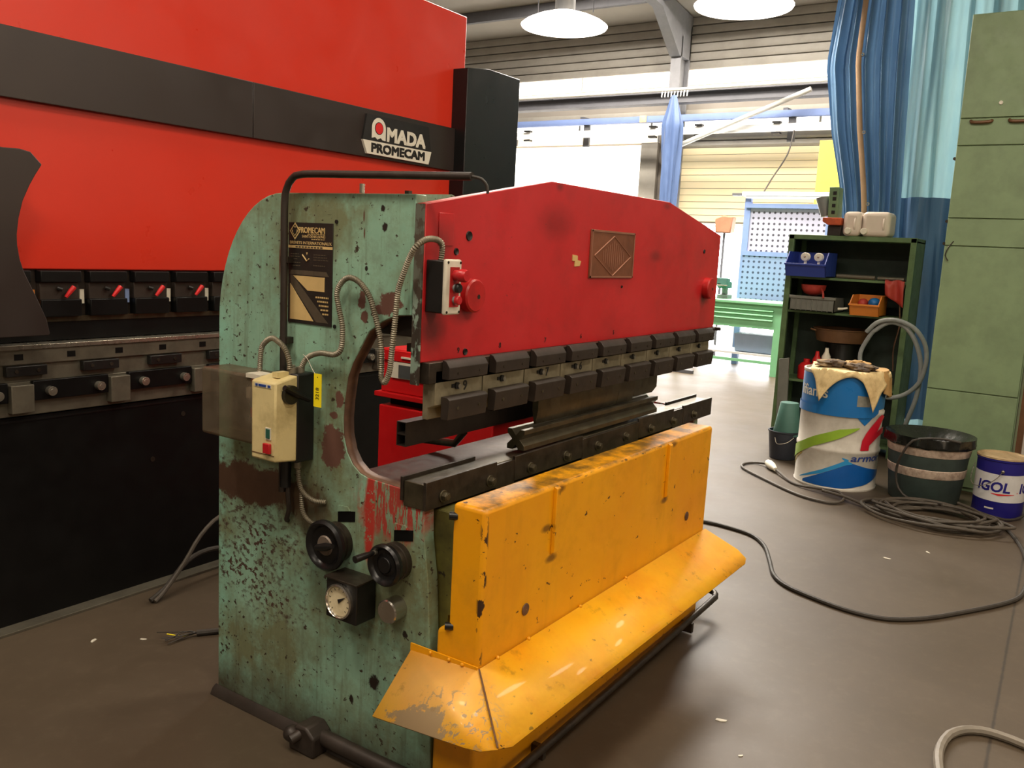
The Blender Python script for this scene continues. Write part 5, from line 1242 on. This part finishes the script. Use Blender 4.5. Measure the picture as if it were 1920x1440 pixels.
for k in range(9*14):
    a = 2*math.pi*k/14; j = k/14
    ex = .30+.06*math.sin(j*2.3)+rr.uniform(-.012, .012); ey = .34+.07*math.cos(j*1.7)+rr.uniform(-.012, .012)
    coil.append((6.50+.05*math.sin(j*3)+ex*.80*math.cos(a), .76+.06*math.cos(j*2)+ey*1.05*math.sin(a), .013+.005*j+.010*(1+math.sin(a*3+j))))
coil = [(min(p[0], 6.80-.0), p[1], p[2]) for p in coil]
one('cable_coil', MB().tube(smooth_path([(6.60, 1.55, .035), (6.541,1.379,.035), (6.47,1.135,.02)] + coil, .03), .0105, 8), 'cable_grey', 'tangled coil of grey brown cable on the floor before the bin', 'cable')
floor_cable('bin_cable', [(6.86,.70,.50),(6.80,.85,.515),(6.778,.999,.480),(6.765,1.051,.392),(6.79,1.083,.307),(6.81,1.092,.202),(6.80,1.061,.105),(6.775,.980,.05),(6.74,.865,.055),(6.66,.75,.08)], .009, 'rubber', 'black cable hanging over the front of the waste bin')
floor_cable('pail_cable', [(7.30,.22,.20),(7.18,.235,.10),(7.0,.26,.03),(6.86,.33,.012),(6.775,.42,.03),(6.78,.55,.05)], .009, 'rubber', 'dark cable curling round the foot of the oil pail')
floor_cable('air_hose', [(3.05,.235),(3.10,.247),(3.210,.269),(3.307,.276),(3.416,.263),(3.492,.222),(3.529,.169),(3.537,.113),(3.522,.029),(3.479,-.047),(3.40,-.12)], .0165, 'hose_tan', 'thick beige hose looping in at the lower right corner', 'hose')
fc = thing('frayed_cable', 'cut black cable with frayed wire ends on the floor behind the press', 'cable', (2.2, 3.03, 0))
MB().tube(smooth_path([(2.60,2.78,.014),(2.42,2.88,.014),(2.286,2.971,.014),(2.215,3.02,.014)], .03), .013, 8).build('sheath', M['rubber'], fc)
rr = random.Random(9)
for k in range(9):
    e = (2.10+rr.uniform(-.03, .03), 3.08+rr.uniform(-.05, .06), .006+rr.uniform(0, .03))
    MB().tube(smooth_path([(2.22, 3.018, .014), (2.17+rr.uniform(-.01, .01), 3.045+rr.uniform(-.02, .02), .012+rr.uniform(0, .02)), e], .01), .0022, 5).build('wire', M['tag_yellow'] if k == 2 else M['rubber'], fc)
floor_cable('grey_cable', [(2.30,3.44,.012),(2.361,3.45,.045),(2.467,3.45,.155),(2.557,3.45,.264),(2.68,3.46,.33),(2.85,3.48,.31),(3.05,3.5,.15),(3.2,3.5,.012)], .010, 'cable_grey', 'grey cable rising in an arch before the black machine base')
floor_cable('dark_hose', [(2.29,3.46,.014),(2.38,3.47,.05),(2.523,3.50,.136),(2.70,3.52,.145),(2.95,3.53,.06),(3.15,3.54,.014)], .012, 'rubber', 'dark hose bowing low before the black machine base')
rr = random.Random(21)
for (x, y, s, w) in ((1.918,3.300,.018,'left of the frayed cable'),(2.054,3.158,.014,'just before the frayed cable'),(3.0,.978,.022,'right of the yellow deflector'),(5.405,.861,.022,'inside the loop of the long cable'),(5.703,.684,.018,'between the cable coil and the long cable'),(2.817,.838,.010,'near the bottom edge of the picture')):
    a = rr.uniform(0, 3.1); ca, sa = math.cos(a), math.sin(a)
    pts = [(-s, -s*.3), (s*.7, -s*.45), (s, .1*s), (.1*s, .42*s), (-.8*s, .2*s)]
    one('paper_scrap', MB().prism([(x+u*ca-v*sa, y+u*sa+v*ca) for u, v in pts], 2, .0005, .003), 'cart_white', 'tiny pale paper scrap on the floor %s' % w, 'scrap', 'paper scraps on the floor')
